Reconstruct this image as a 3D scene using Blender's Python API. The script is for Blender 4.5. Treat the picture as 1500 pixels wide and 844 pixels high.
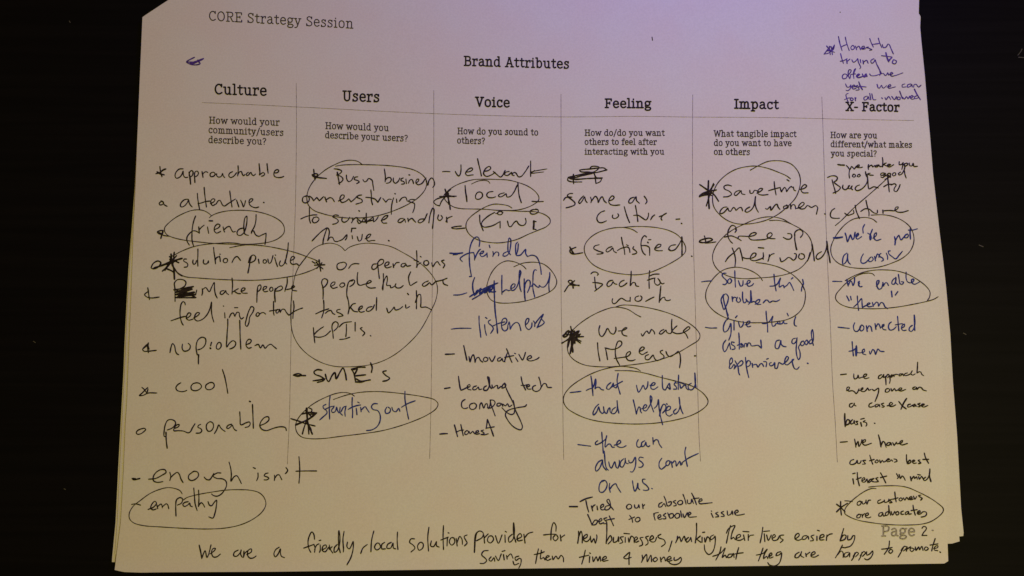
import bpy, bmesh, math, random
from mathutils import Vector, Matrix

for o in list(bpy.data.objects):
    bpy.data.objects.remove(o)
SC = bpy.context.scene
COL = SC.collection

# ------------------------------------------------------------------ camera, world, lamps, exposure
HFOV = math.radians(66.0)
PITCH = math.radians(5.5)            # the phone leans a little back from straight down
CAM_H = 0.292
CAM = Vector((0.0, -CAM_H * math.tan(PITCH), CAM_H))
cd = bpy.data.cameras.new("camera")
cd.sensor_fit = 'HORIZONTAL'
cd.angle = HFOV
cd.clip_start = 0.01
cd.clip_end = 50.0
cam = bpy.data.objects.new("camera", cd)
cam.location = CAM
cam.rotation_euler = (PITCH, 0.0, 0.0)
COL.objects.link(cam)
SC.camera = cam

SC.view_settings.view_transform = 'Standard'
SC.view_settings.look = 'None'
SC.view_settings.exposure = 0.0
SC.view_settings.gamma = 1.0
SC.view_settings.use_curve_mapping = False

world = bpy.data.worlds.new("World")
SC.world = world
world.use_nodes = True
bg = world.node_tree.nodes["Background"]
bg.inputs[0].default_value = (1.0, 0.56, 0.04, 1)
bg.inputs[1].default_value = 0.124


def lamp(name, loc, aim, size, power, color):
    ld = bpy.data.lights.new(name, 'AREA')
    ld.shape = 'DISK'
    ld.size = size
    ld.energy = power
    ld.color = color
    lo = bpy.data.objects.new(name, ld)
    lo.location = loc
    lo.rotation_euler = (Vector(aim) - Vector(loc)).to_track_quat('-Z', 'Y').to_euler()
    COL.objects.link(lo)
    return lo


# warm ceiling bulb to the right, and the cool light of a screen or window beyond the top right
lamp("warm_room_lamp", (0.205, -0.102, 0.531), (0.05, -0.02, 0), 0.07, 1.41, (1.0, 0.862, 0.355))
lamp("cool_window_light", (0.085, 0.242, 0.183), (0.08, 0.06, 0), 0.10, 0.35, (0.04, 0.035, 1.0))


# ------------------------------------------------------------------ helpers
def tag(o, label=None, cat=None, group=None, kind=None):
    if label: o['label'] = label
    if cat: o['category'] = cat
    if group: o['group'] = group
    if kind: o['kind'] = kind
    return o


def link(name, me, mat, parent=None):
    me.materials.append(mat)
    o = bpy.data.objects.new(name, me)
    COL.objects.link(o)
    if parent: o.parent = parent
    return o


F = 1500.0 / (2 * math.tan(HFOV / 2))
CP, SP = math.cos(PITCH), math.sin(PITCH)


def ray(px, py):
    x, y = (px - 750.0) / F, (422.0 - py) / F
    # camera axes in the world: right (1,0,0), up (0,CP,SP), forward (0,SP,-CP)
    return Vector((x, y * CP + SP, y * SP - CP))


def lay(px, py, height):
    """the point of the surface z = height(x, y) that the photograph shows at (px, py)"""
    d = ray(px, py)
    z = 0.003
    for _ in range(6):
        t = (z - CAM.z) / d.z
        x, y = CAM.x + d.x * t, CAM.y + d.y * t
        z = height(x, y)
    t = (z - CAM.z) / d.z
    return Vector((CAM.x + d.x * t, CAM.y + d.y * t, z))


def smooth(pts, step=2.0):
    if len(pts) < 3:
        return [Vector(p) for p in pts]
    P = [Vector(p) for p in pts]
    closed = (P[0] - P[-1]).length < 0.01
    if closed:
        P = [P[-2]] + P + [P[1]]
    else:
        P = [P[0] * 2 - P[1]] + P + [P[-1] * 2 - P[-2]]
    out = []
    for i in range(1, len(P) - 2):
        p0, p1, p2, p3 = P[i - 1:i + 3]
        # centripetal spacing keeps tight pen turns from overshooting
        t0 = 0.0
        t1 = t0 + max((p1 - p0).length, 1e-3) ** 0.5
        t2 = t1 + max((p2 - p1).length, 1e-3) ** 0.5
        t3 = t2 + max((p3 - p2).length, 1e-3) ** 0.5
        n = max(1, min(14, int((p2 - p1).length / step + 0.5)))
        for k in range(n):
            t = t1 + (t2 - t1) * k / n
            a1 = p0 * ((t1 - t) / (t1 - t0)) + p1 * ((t - t0) / (t1 - t0))
            a2 = p1 * ((t2 - t) / (t2 - t1)) + p2 * ((t - t1) / (t2 - t1))
            a3 = p2 * ((t3 - t) / (t3 - t2)) + p3 * ((t - t2) / (t3 - t2))
            b1 = a1 * ((t2 - t) / (t2 - t0)) + a2 * ((t - t0) / (t2 - t0))
            b2 = a2 * ((t3 - t) / (t3 - t1)) + a3 * ((t - t1) / (t3 - t1))
            out.append(b1 * ((t2 - t) / (t2 - t1)) + b2 * ((t - t1) / (t2 - t1)))
    out.append(P[-2])
    return out


RND = random.Random(7)
INK_LIFT = [0]


class Ink:
    """collects ink strokes as ribbons lying on the paper"""

    def __init__(self, height):
        self.v, self.f, self.h = [], [], height

    def _pt(self, p, lift):
        q = lay(p.x, p.y, self.h)
        self.v.append((q.x, q.y, q.z + lift))
        return len(self.v) - 1

    def stroke(self, pts, w, pen=True, caps=True):
        INK_LIFT[0] = (INK_LIFT[0] + 1) % 45
        lift = 0.00005 + INK_LIFT[0] * 2.0e-6
        pts = [p for i, p in enumerate(pts) if i == 0 or (p - pts[i - 1]).length > 0.05]
        if len(pts) < 2:
            pts = [pts[0], pts[0] + Vector((0.3, 0.1))]
        n = len(pts)
        # where the pen turns sharply the line starts afresh, so the corner keeps its full weight
        for i in range(1, n - 1):
            u, v = pts[i] - pts[i - 1], pts[i + 1] - pts[i]
            if u.length > 1e-6 and v.length > 1e-6 and u.normalized().dot(v.normalized()) < 0.45:
                self.stroke(pts[:i + 1], w, pen, caps)
                self.stroke(pts[i:], w, pen, caps)
                return
        ph, ph2 = RND.uniform(0, 6.28), RND.uniform(0, 6.28)
        L = 0.0
        prev = None
        for i, p in enumerate(pts):
            a = pts[max(0, i - 1)]
            b = pts[min(n - 1, i + 1)]
            d = b - a
            if d.length < 1e-4: d = Vector((1, 0))
            d.normalize()
            nrm = Vector((-d.y, d.x))
            k = 1.0
            if pen:
                if i: L += (p - pts[i - 1]).length
                k = 1.0 + 0.13 * math.sin(L * 0.21 + ph) + 0.07 * math.sin(L * 0.67 + ph2)
                if n > 3 and (i == 0 or i == n - 1): k *= 0.85
            hw = w * 0.5 * k
            l, r = self._pt(p + nrm * hw, lift), self._pt(p - nrm * hw, lift)
            if prev: self.f.append((prev[1], r, l, prev[0]))
            if caps and (i == 0 or i == n - 1):
                s = -1 if i == 0 else 1
                ring = [self._pt(p + nrm * hw * math.cos(t) + d * (s * hw * math.sin(t)), lift)
                        for t in (0.0, 0.63, 1.26, 1.88, 2.51, math.pi)]
                self.f.append(tuple(ring if s < 0 else ring[::-1]))
            prev = (l, r)

    def build(self, name, mat, parent):
        me = bpy.data.meshes.new(name)
        me.from_pydata(self.v, [], self.f)
        me.update()
        return link(name, me, mat, parent)


# ------------------------------------------------------------------ materials
def nodes(name):
    m = bpy.data.materials.new(name)
    m.use_nodes = True
    nt = m.node_tree
    return m, nt, nt.nodes["Principled BSDF"]


def paper_material(name, col):
    m, nt, b = nodes(name)
    tc = nt.nodes.new('ShaderNodeTexCoord')
    n1 = nt.nodes.new('ShaderNodeTexNoise')
    n1.inputs['Scale'].default_value = 55.0
    n1.inputs['Detail'].default_value = 3.0
    r1 = nt.nodes.new('ShaderNodeValToRGB')
    c = Vector(col)
    r1.color_ramp.elements[0].position = 0.36
    r1.color_ramp.elements[1].position = 0.64
    r1.color_ramp.elements[0].color = (c.x * 0.99, c.y * 0.965, c.z * 0.945, 1)
    r1.color_ramp.elements[1].color = (c.x * 0.985, c.y, c.z * 0.985, 1)
    n2 = nt.nodes.new('ShaderNodeTexNoise')
    n2.inputs['Scale'].default_value = 1500.0
    n2.inputs['Detail'].default_value = 2.0
    mp = nt.nodes.new('ShaderNodeMapRange')
    mp.inputs[1].default_value = 0.3
    mp.inputs[2].default_value = 0.7
    mp.inputs[3].default_value = 0.955
    mp.inputs[4].default_value = 1.03
    mx = nt.nodes.new('ShaderNodeMix')
    mx.data_type = 'RGBA'
    mx.blend_type = 'MULTIPLY'
    mx.inputs[0].default_value = 1.0
    bp = nt.nodes.new('ShaderNodeBump')
    bp.inputs['Strength'].default_value = 0.10
    bp.inputs['Distance'].default_value = 0.0002
    L = nt.links
    L.new(tc.outputs['Object'], n1.inputs['Vector'])
    L.new(tc.outputs['Object'], n2.inputs['Vector'])
    L.new(n1.outputs[0], r1.inputs[0])
    L.new(n2.outputs[0], mp.inputs[0])
    L.new(r1.outputs[0], mx.inputs[6])
    L.new(mp.outputs[0], mx.inputs[7])
    L.new(mx.outputs[2], b.inputs['Base Color'])
    L.new(n2.outputs[0], bp.inputs['Height'])
    L.new(bp.outputs[0], b.inputs['Normal'])
    b.inputs['Roughness'].default_value = 0.85
    b.inputs['Specular IOR Level'].default_value = 0.2
    return m


def ink_material(name, col, var=0.35, scale=900.0):
    m, nt, b = nodes(name)
    tc = nt.nodes.new('ShaderNodeTexCoord')
    n1 = nt.nodes.new('ShaderNodeTexNoise')
    n1.inputs['Scale'].default_value = scale
    n1.inputs['Detail'].default_value = 2.0
    r1 = nt.nodes.new('ShaderNodeValToRGB')
    r1.color_ramp.elements[0].position = 0.35
    r1.color_ramp.elements[1].position = 0.72
    r1.color_ramp.elements[0].color = (*[c * (1 - var) for c in col], 1)
    r1.color_ramp.elements[1].color = (*[min(1, c * (1 + var * 1.6)) for c in col], 1)
    nt.links.new(tc.outputs['Object'], n1.inputs['Vector'])
    nt.links.new(n1.outputs[0], r1.inputs[0])
    nt.links.new(r1.outputs[0], b.inputs['Base Color'])
    b.inputs['Roughness'].default_value = 0.7
    b.inputs['Specular IOR Level'].default_value = 0.12
    return m


def desk_material():
    m, nt, b = nodes("black_wood_veneer")
    tc = nt.nodes.new('ShaderNodeTexCoord')
    mpn = nt.nodes.new('ShaderNodeMapping')
    mpn.inputs['Scale'].default_value = (9.0, 330.0, 40.0)
    n1 = nt.nodes.new('ShaderNodeTexNoise')
    n1.inputs['Scale'].default_value = 1.0
    n1.inputs['Detail'].default_value = 5.0
    n1.inputs['Distortion'].default_value = 0.4
    r1 = nt.nodes.new('ShaderNodeValToRGB')
    r1.color_ramp.elements[0].position = 0.38
    r1.color_ramp.elements[1].position = 0.75
    r1.color_ramp.elements[0].color = (0.0032, 0.0031, 0.0042, 1)
    r1.color_ramp.elements[1].color = (0.0055, 0.0052, 0.0064, 1)
    bp = nt.nodes.new('ShaderNodeBump')
    bp.inputs['Strength'].default_value = 0.15
    bp.inputs['Distance'].default_value = 0.0003
    L = nt.links
    L.new(tc.outputs['Object'], mpn.inputs['Vector'])
    L.new(mpn.outputs[0], n1.inputs['Vector'])
    L.new(n1.outputs[0], r1.inputs[0])
    L.new(r1.outputs[0], b.inputs['Base Color'])
    L.new(n1.outputs[0], bp.inputs['Height'])
    L.new(bp.outputs[0], b.inputs['Normal'])
    b.inputs['Roughness'].default_value = 0.6
    b.inputs['Specular IOR Level'].default_value = 0.08
    return m


M_TOP = paper_material("white_office_paper", (0.80, 0.79, 0.775))
M_UNDER = paper_material("slightly_yellowed_paper", (0.78, 0.768, 0.75))
INKS = {
    'K': ink_material("black_ballpoint_ink", (0.024, 0.017, 0.015)),
    'B': ink_material("blue_ballpoint_ink", (0.022, 0.038, 0.23)),
    'P': ink_material("blue_black_ink", (0.022, 0.017, 0.062)),
    'V': ink_material("violet_ballpoint_ink", (0.085, 0.043, 0.27)),
}
M_THIN = ink_material("lightly_pressed_black_ink", (0.050, 0.036, 0.028))
INK_WORD = {'K': 'black', 'B': 'blue', 'P': 'blue-black', 'V': 'violet'}
M_TONER = ink_material("black_toner", (0.020, 0.016, 0.018), 0.3)
M_TONER_SOFT = ink_material("thin_black_toner", (0.050, 0.040, 0.042), 0.4)
M_TONER_FAINT = ink_material("worn_grey_toner", (0.30, 0.28, 0.25), 0.45, 2200.0)
M_RULE = ink_material("hairline_toner", (0.23, 0.19, 0.18), 0.5)

# ------------------------------------------------------------------ desk
def desk():
    bm = bmesh.new()
    bmesh.ops.create_cube(bm, size=1.0, matrix=Matrix.Translation((0, 0.05, -0.0125)) @ Matrix.Diagonal((1.5, 0.8, 0.025, 1)))
    bmesh.ops.bevel(bm, geom=bm.edges[:], offset=0.002, segments=2, affect='EDGES')
    me = bpy.data.meshes.new("desk_surface")
    bm.to_mesh(me)
    bm.free()
    return tag(link("desk_surface", me, desk_material()), 'black wood grained desk top under the papers', 'desk', kind='structure')


DESK = desk()
m_fleck, _, bf = nodes("pale_scuff")
bf.inputs['Base Color'].default_value = (0.09, 0.085, 0.07, 1)
bf.inputs['Roughness'].default_value = 0.8
for pts in ([(101.5, 31), (103, 33)], [(1491, 81), (1495, 76), (1497, 72)], [(1492, 84), (1500, 84.5)],
            [(1434, 359), (1440, 361.5)], [(1411, 488), (1415, 490)], [(94, 716), (96, 717)], [(49, 500), (52, 502)]):
    ink = Ink(lambda x, y: 0.0)
    ink.stroke([Vector(p) for p in pts], 1.0)
    ink.build("scuff_mark", m_fleck, DESK)


# ------------------------------------------------------------------ sheets
def top_height(x, y):
    z = 0.0027
    z += 0.0005 * math.sin(x * 21 + 0.7) * math.sin(y * 11 + 0.5)
    z += 0.0003 * math.sin(x * 9.0 - y * 17.0 + 1.1)
    z += 0.00012 * math.sin(x * 47.0 + y * 13.0)
    # front edge and the two front corners curl up a little
    e = max(0.0, (-0.0945 - y) / 0.008)
    z += 0.0007 * e * e
    c = max(0.0, 1.0 - math.hypot(x + 0.1525, y + 0.1045) / 0.011)
    z += 0.0040 * c * c
    c = max(0.0, 1.0 - math.hypot(x - 0.1645, y + 0.1015) / 0.010)
    z += 0.0036 * c * c
    return z


def under_height(base):
    def h(x, y):
        z = base + 0.75 * (top_height(max(-0.140, min(x, 0.152)), max(y, -0.090)) - 0.0027)
        c = max(0.0, 1.0 - math.hypot(x - 0.169, y + 0.092) / 0.012)
        return z + 0.0016 * c * c
    return h


def along(poly, t):
    """point at fraction t (by length) of a polyline"""
    L = [0.0]
    for a, b in zip(poly, poly[1:]):
        L.append(L[-1] + math.hypot(b[0] - a[0], b[1] - a[1]))
    s = t * L[-1]
    for i in range(len(poly) - 1):
        if s <= L[i + 1] or i == len(poly) - 2:
            k = (s - L[i]) / max(1e-9, L[i + 1] - L[i])
            a, b = poly[i], poly[i + 1]
            return Vector((a[0] + (b[0] - a[0]) * k, a[1] + (b[1] - a[1]) * k))


def sheet(name, left, right, top, bottom, height, mat, nu=170, nv=140, thick=0.00012):
    """a sheet of paper between four edge lines, as thick as paper is"""
    bm = bmesh.new()
    c00, c10, c01, c11 = Vector(left[0]), Vector(right[0]), Vector(left[-1]), Vector(right[-1])
    T, Bt = [], []
    for j in range(nv + 1):
        v = j / nv
        lv, rv = along(left, v), along(right, v)
        r1, r2 = [], []
        for i in range(nu + 1):
            u = i / nu
            tu, bu = along(top, u), along(bottom, u)
            p = lv * (1 - u) + rv * u + tu * (1 - v) + bu * v - (c00 * (1 - u) * (1 - v) + c10 * u * (1 - v) + c01 * (1 - u) * v + c11 * u * v)
            q = lay(p.x, p.y, height)
            r1.append(bm.verts.new(q))
            r2.append(bm.verts.new((q.x, q.y, q.z - thick)))
        T.append(r1)
        Bt.append(r2)
    for j in range(nv):
        for i in range(nu):
            bm.faces.new((T[j][i], T[j + 1][i], T[j + 1][i + 1], T[j][i + 1])).smooth = True
            bm.faces.new((Bt[j][i], Bt[j][i + 1], Bt[j + 1][i + 1], Bt[j + 1][i])).smooth = True
    for j in range(nv):
        bm.faces.new((T[j][0], Bt[j][0], Bt[j + 1][0], T[j + 1][0]))
        bm.faces.new((T[j][nu], T[j + 1][nu], Bt[j + 1][nu], Bt[j][nu]))
    for i in range(nu):
        bm.faces.new((T[0][i], T[0][i + 1], Bt[0][i + 1], Bt[0][i]))
        bm.faces.new((T[nv][i], Bt[nv][i], Bt[nv][i + 1], T[nv][i + 1]))
    bmesh.ops.recalc_face_normals(bm, faces=bm.faces[:])
    bm.normal_update()
    for e in bm.edges:                      # the cut edge of the paper stays crisp
        if any(not f.smooth for f in e.link_faces):
            e.smooth = False
    me = bpy.data.meshes.new(name)
    bm.to_mesh(me)
    bm.free()
    return link(name, me, mat)


SHEET = sheet("worksheet",
              [(266, -13), (246.7, 0), (208.7, 25), (205, 110), (201.3, 200), (198.5, 274), (195.5, 340), (192, 440), (188.8, 515), (186, 590), (183.9, 620), (181.3, 685), (177, 764), (170, 818), (168, 835)],
              [(1346.5, -13), (1346.3, 0), (1345.8, 20), (1347, 45), (1352.5, 110), (1358, 169), (1362.3, 215), (1366, 255), (1371, 320), (1375, 410), (1378, 490), (1381.5, 590), (1384, 670), (1386.3, 750), (1388.2, 800), (1389, 822)],
              [(266, -13), (1346.5, -13)],
              [(168, 835), (180.8, 838), (206, 838.9), (240, 838.4), (400, 837.6), (800, 832.5), (1000, 830.5), (1220, 827.8), (1350, 826), (1383, 825.6), (1387.5, 824.4), (1389, 822)],
              top_height, M_TOP)
tag(SHEET, 'white printed worksheet covered in handwritten notes, on top of the paper pile', 'paper sheet')

s2 = sheet("paper_sheet",
           [(262, -9), (211, 26), (207, 110), (202.5, 200), (199, 274), (194.6, 330), (189.8, 395), (186.6, 449), (184.4, 504), (182.8, 542), (178.9, 619), (175.5, 685), (172, 764), (168.3, 812)],
           [(1344, 12), (1345.5, 60), (1351, 110), (1357, 169), (1361, 210), (1365, 255), (1374, 330), (1380, 390), (1386, 440), (1390, 500), (1394.5, 570), (1398, 640), (1402.5, 730), (1404.6, 780), (1405.7, 793)],
           [(262, -9), (1344, 12)],
           [(168.3, 812), (800, 806), (1388, 796.6), (1403, 796), (1405.7, 793)],
           under_height(0.0019), M_UNDER, 100, 150)
tag(s2, 'blank paper sheet directly under the worksheet, its lower right corner showing in the step', 'paper sheet')
s3 = sheet("paper_sheet.001",
           [(263, -6), (210, 27), (206, 110), (201, 200), (197.4, 274), (193.3, 330), (188.3, 392), (185.3, 445), (182.4, 504), (181, 542), (176.8, 619), (173.2, 685), (169.2, 766), (163.8, 822), (164, 823.5)],
           [(1346.5, 20.6), (1348.6, 22), (1347.9, 40), (1349.4, 58), (1354.7, 110), (1359.6, 169), (1362.6, 202), (1366.9, 256), (1376, 337), (1381.6, 382), (1385.7, 419), (1392, 489), (1395.9, 559), (1402, 638), (1407.9, 745), (1411.8, 783), (1411, 785.3)],
           [(263, -6), (1200, 18), (1346.5, 20.6)],
           [(164, 823.5), (168, 824), (800, 806), (1380, 788), (1405, 786.4), (1411, 785.3)],
           under_height(0.0012), M_UNDER, 100, 150)
tag(s3, 'bottom sheet of the pile, its edge sticking out furthest left and right', 'paper sheet')

# ------------------------------------------------------------------ printed lettering: a slab serif drawn as strokes (~ marks a curve)
GL = {
 ' ': (34, ''),
 'C': (78, '~68,82 52,98 36,99 18,82 10,50 18,18 36,1 54,3 70,14|68,100 68,76'),
 'O': (86, '~42,100 18,85 9,50 18,15 42,0 66,15 75,50 66,85 42,100'),
 'R': (84, '18,0 18,100|4,0 34,0|4,100 45,100|~45,100 62,95 68,75 60,56 44,50|18,50 44,50 66,0 82,0'),
 'E': (76, '18,0 18,100|4,100 66,100 66,80|4,0 68,0 68,20|18,52 50,52|50,62 50,42'),
 'S': (70, '~58,86 46,98 30,100 14,88 14,70 30,56 48,46 60,30 56,10 38,0 20,2 8,14|59,99 59,78|8,0 8,22'),
 't': (50, '~22,95 22,50 22,14 32,1 46,8|4,72 44,72'),
 'r': (58, '18,0 18,72|4,72 18,72|4,0 36,0|~18,48 26,64 40,74 50,72|51,76 51,58'),
 'a': (68, '~12,64 28,75 44,70 50,52 50,20 54,4 64,2|~50,44 26,42 10,30 10,12 24,0 40,6 50,20'),
 'e': (66, '10,40 57,40|~57,40 54,62 38,75 22,72 10,52 10,26 20,6 38,0 57,11'),
 'g': (68, '~30,75 14,68 9,50 16,32 32,26 48,33 53,50 47,68 30,75|46,70 64,73|~20,30 10,20 16,8 34,6 54,2 62,-10 52,-26 30,-30 10,-24 8,-10 20,2'),
 'y': (68, '10,72 34,2|~56,72 34,2 26,-18 14,-28 4,-26|0,72 22,72|44,72 66,72'),
 's': (60, '~48,62 36,74 22,74 12,62 18,48 34,40 48,28 46,10 30,0 16,2 8,10|48,74 48,58|8,-1 8,16'),
 'i': (38, '18,0 18,72|4,72 18,72|4,0 32,0|18,94 18,100'),
 'o': (70, '~34,75 15,65 9,37 15,9 34,0 53,9 59,37 53,65 34,75'),
 'n': (78, '18,0 18,72|4,72 18,72|4,0 32,0|~18,52 30,70 44,75 56,66 58,46 58,0|44,0 72,0'),
 'm': (108, '18,0 18,72|4,72 18,72|4,0 32,0|~18,54 28,70 40,75 50,66 52,46 52,0|40,0 66,0|~52,54 62,70 74,75 84,66 86,46 86,0|74,0 102,0'),
 'h': (78, '18,0 18,106|4,106 18,106|4,0 32,0|~18,52 30,70 44,75 56,66 58,46 58,0|44,0 72,0'),
 'u': (78, '~18,72 18,26 24,6 38,0 50,6 58,22|4,72 18,72|58,72 58,0 70,0|44,72 58,72'),
 'B': (80, '18,0 18,100|4,100 44,100|~44,100 60,94 64,77 58,60 44,54|18,54 46,54|~46,54 64,48 70,28 62,6 46,0|4,0 46,0'),
 'd': (74, '56,106 56,0 68,0|42,106 56,106|~56,56 44,72 30,75 14,62 9,36 14,10 30,0 44,6 56,22'),
 'b': (74, '18,106 18,0|4,106 18,106|~18,20 28,4 42,0 56,10 63,38 56,64 42,75 28,68 18,52'),
 'p': (74, '18,72 18,-28|4,72 18,72|4,-28 34,-28|~18,20 28,4 42,0 56,10 63,38 56,64 42,75 28,68 18,52'),
 'A': (88, '14,0 42,100|46,100 74,0|36,100 52,100|2,0 28,0|60,0 86,0|24,34 64,34'),
 'U': (86, '~18,100 18,40 22,12 42,0 62,12 66,40 66,100|4,100 34,100|52,100 80,100'),
 'V': (84, '14,100 42,0 70,100|2,100 30,100|56,100 82,100'),
 'c': (60, '~52,60 38,74 26,74 13,60 9,36 14,12 28,0 40,1 54,12|52,74 52,56'),
 'l': (38, '18,106 18,0|4,106 18,106|4,0 34,0'),
 'F': (72, '18,0 18,100|4,100 64,100 64,80|4,0 34,0|18,52 48,52|48,62 48,42'),
 'I': (42, '20,0 20,100|4,0 36,0|4,100 36,100'),
 'X': (84, '14,100 70,0|70,100 14,0|2,100 28,100|56,100 82,100|2,0 28,0|56,0 82,0'),
 '-': (42, '6,40 36,40'),
 'f': (48, '~50,96 40,106 28,104 22,90 22,60 22,0|4,72 44,72|6,0 38,0'),
 'H': (92, '18,0 18,100|72,0 72,100|18,52 72,52|4,0 32,0|4,100 32,100|58,0 86,0|58,100 86,100'),
 'w': (100, '10,72 30,0 50,68 70,0 90,72|0,72 22,72|78,72 100,72'),
 '?': (56, '~8,86 20,99 38,99 50,84 44,64 28,50 26,30|26,0 26,6'),
 '/': (52, '4,-20 46,108'),
 'W': (118, '12,100 34,0 60,96 86,0 108,100|2,100 24,100|96,100 118,100'),
 'v': (68, '10,72 34,0 58,72|0,72 22,72|46,72 68,72'),
 'k': (74, '18,106 18,0|4,106 18,106|4,0 32,0|54,72 18,32|30,42 56,0 70,0|42,72 66,72'),
 'P': (74, '18,0 18,100|4,0 36,0|4,100 44,100|~44,100 62,94 66,74 58,52 42,46|18,46 42,46'),
 '2': (62, '~8,82 20,99 38,99 50,84 44,62 24,36 8,4|8,2 54,2'),
}


TRACK = 7.0                          # letter spacing, in hundredths of the cap height


def print_line(ink, text, x0, y0, x1, y1, cap, wt):
    adv = sum(GL[c][0] + TRACK for c in text) - 8 - TRACK
    d = Vector((x1 - x0, y1 - y0))
    sx = d.length / adv
    d.normalize()
    up = Vector((0, -1))
    sy = cap / 100.0
    pen = -4.0
    base = Vector((x0, y0))
    for c in text:
        a, strokes = GL[c]
        for s in strokes.split('|'):
            if not s: continue
            curve = s[0] == '~'
            pts = []
            for q in s.lstrip('~').split():
                gx, gy = q.split(',')
                pts.append(base + d * ((pen + float(gx)) * sx) + up * (float(gy) * sy))
            ink.stroke(smooth(pts, 1.2) if curve else pts, wt, pen=False, caps=True)
        pen += a + TRACK


def printed(name, mat, lines, label=None):
    ink = Ink(top_height)
    for l in lines: print_line(ink, *l)
    return tag(ink.build(name, mat, SHEET), label)


printed("printed_title", M_TONER_SOFT, [("CORE Strategy Session", 306.2, 29.8, 517.4, 41.6, 13.3, 1.55)], 'printed title at the top left corner')
printed("printed_heading", M_TONER, [("Brand Attributes", 680.3, 96.0, 833.5, 100.4, 13.1, 2.2)], 'printed centre heading, bold')
for text, x0, y0, x1, y1, cap in (("Culture", 314.7, 137.6, 390.4, 140, 14.0), ("Users", 502.7, 147.6, 555.7, 149.3, 14.0),
                                  ("Voice", 697, 155.7, 746.4, 157, 13.0), ("Feeling", 886.7, 157.7, 953.3, 158, 12.4),
                                  ("Impact", 1076.3, 158.7, 1140, 159.6, 12.7), ("X- Factor", 1239.6, 162, 1317, 163.3, 11.9)):
    printed("column_heading", M_TONER, [(text, x0, y0, x1, y1, cap, 2.4)], 'printed column heading "%s"' % text)
W = 1.42
printed("printed_question", M_TONER_SOFT, [("How would your", 307, 180.7, 409.3, 184, 9.1, W), ("community/users", 306, 194.7, 415.3, 199, 9.1, W), ("describe you?", 305.7, 209.3, 389.6, 212, 9.1, W)])
printed("printed_question", M_TONER_SOFT, [("How would you", 477.3, 188.7, 569.3, 192, 9.0, W), ("describe your users?", 476.7, 202.3, 597, 207.3, 9.0, W)])
printed("printed_question", M_TONER_SOFT, [("How do you sound to", 670.7, 196.3, 788.3, 198.4, 8.7, W), ("others?", 670, 210, 710, 211, 8.7, W)])
printed("printed_question", M_TONER_SOFT, [("How do/do you want", 857, 198.7, 973.3, 198.9, 8.2, W), ("others to feel after", 856.7, 212, 961.7, 212.2, 8.2, W), ("interacting with you", 857, 226.3, 972.7, 226.3, 8.2, W)])
printed("printed_question", M_TONER_SOFT, [("What tangible impact", 1046, 200, 1166.3, 200.7, 8.5, W), ("do you want to have", 1046, 213.6, 1159.3, 214, 8.5, W), ("on others", 1046, 226.7, 1098.3, 227, 8.5, W)])
printed("printed_question", M_TONER_SOFT, [("How are you", 1217, 202, 1284.4, 202.7, 8.3, W), ("different/what makes", 1217, 215.3, 1335.7, 216.4, 8.3, W), ("you special?", 1217.6, 229, 1283.7, 229.3, 8.3, W)])
pn = Ink(top_height)
print_line(pn, "Page", 1291.6, 785.3, 1340, 784.9, 14.6, 2.3)
pn.stroke([Vector((1365.6, 777)), Vector((1366.6, 777))], 2.6)
tag(pn.build("page_number", M_TONER_FAINT, SHEET), 'faint printed page number in worn grey toner')
pn = Ink(top_height)
print_line(pn, "2", 1350, 784.8, 1358.2, 784.7, 13.4, 1.9)
pn.build("page_digit", M_TONER_SOFT, SHEET)

for pts in ([(296, 150.4), (335, 152), (376, 153.8), (434, 156.8), (460, 158), (548, 162.6), (635, 166.6), (716, 169.3), (770, 170.6), (822, 171.4), (870, 171.2), (930, 170.6), (1014, 171.6), (1090, 172), (1157, 172.8), (1205, 174), (1270, 175.4), (1338.5, 176.7)],
            [(434, 122), (434.3, 160), (434, 230), (432.8, 300), (430, 380), (427.6, 443), (426.5, 490), (425.2, 560), (424, 613), (421, 680)],
            [(635.5, 132.5), (635.5, 232), (635, 292), (633.8, 365), (632.6, 485), (631.6, 580), (629.5, 672)],
            [(821.8, 138), (821.9, 242), (821.7, 342), (822.2, 452), (824, 540), (824.9, 630), (825.8, 674)],
            [(1014.7, 139), (1014.4, 242), (1015.4, 340), (1018, 430), (1020, 505), (1022, 568), (1024, 640), (1026.2, 676)],
            [(1203.8, 142), (1205, 174), (1207.2, 242), (1210.4, 343), (1213.5, 416), (1216.5, 480), (1219.5, 560), (1223.2, 615), (1226.5, 677)]):
    ink = Ink(top_height)
    ink.stroke(smooth([Vector(p) for p in pts], 4.0), 0.62, pen=True)
    ink.build("ruled_line", M_RULE, SHEET)

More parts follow.
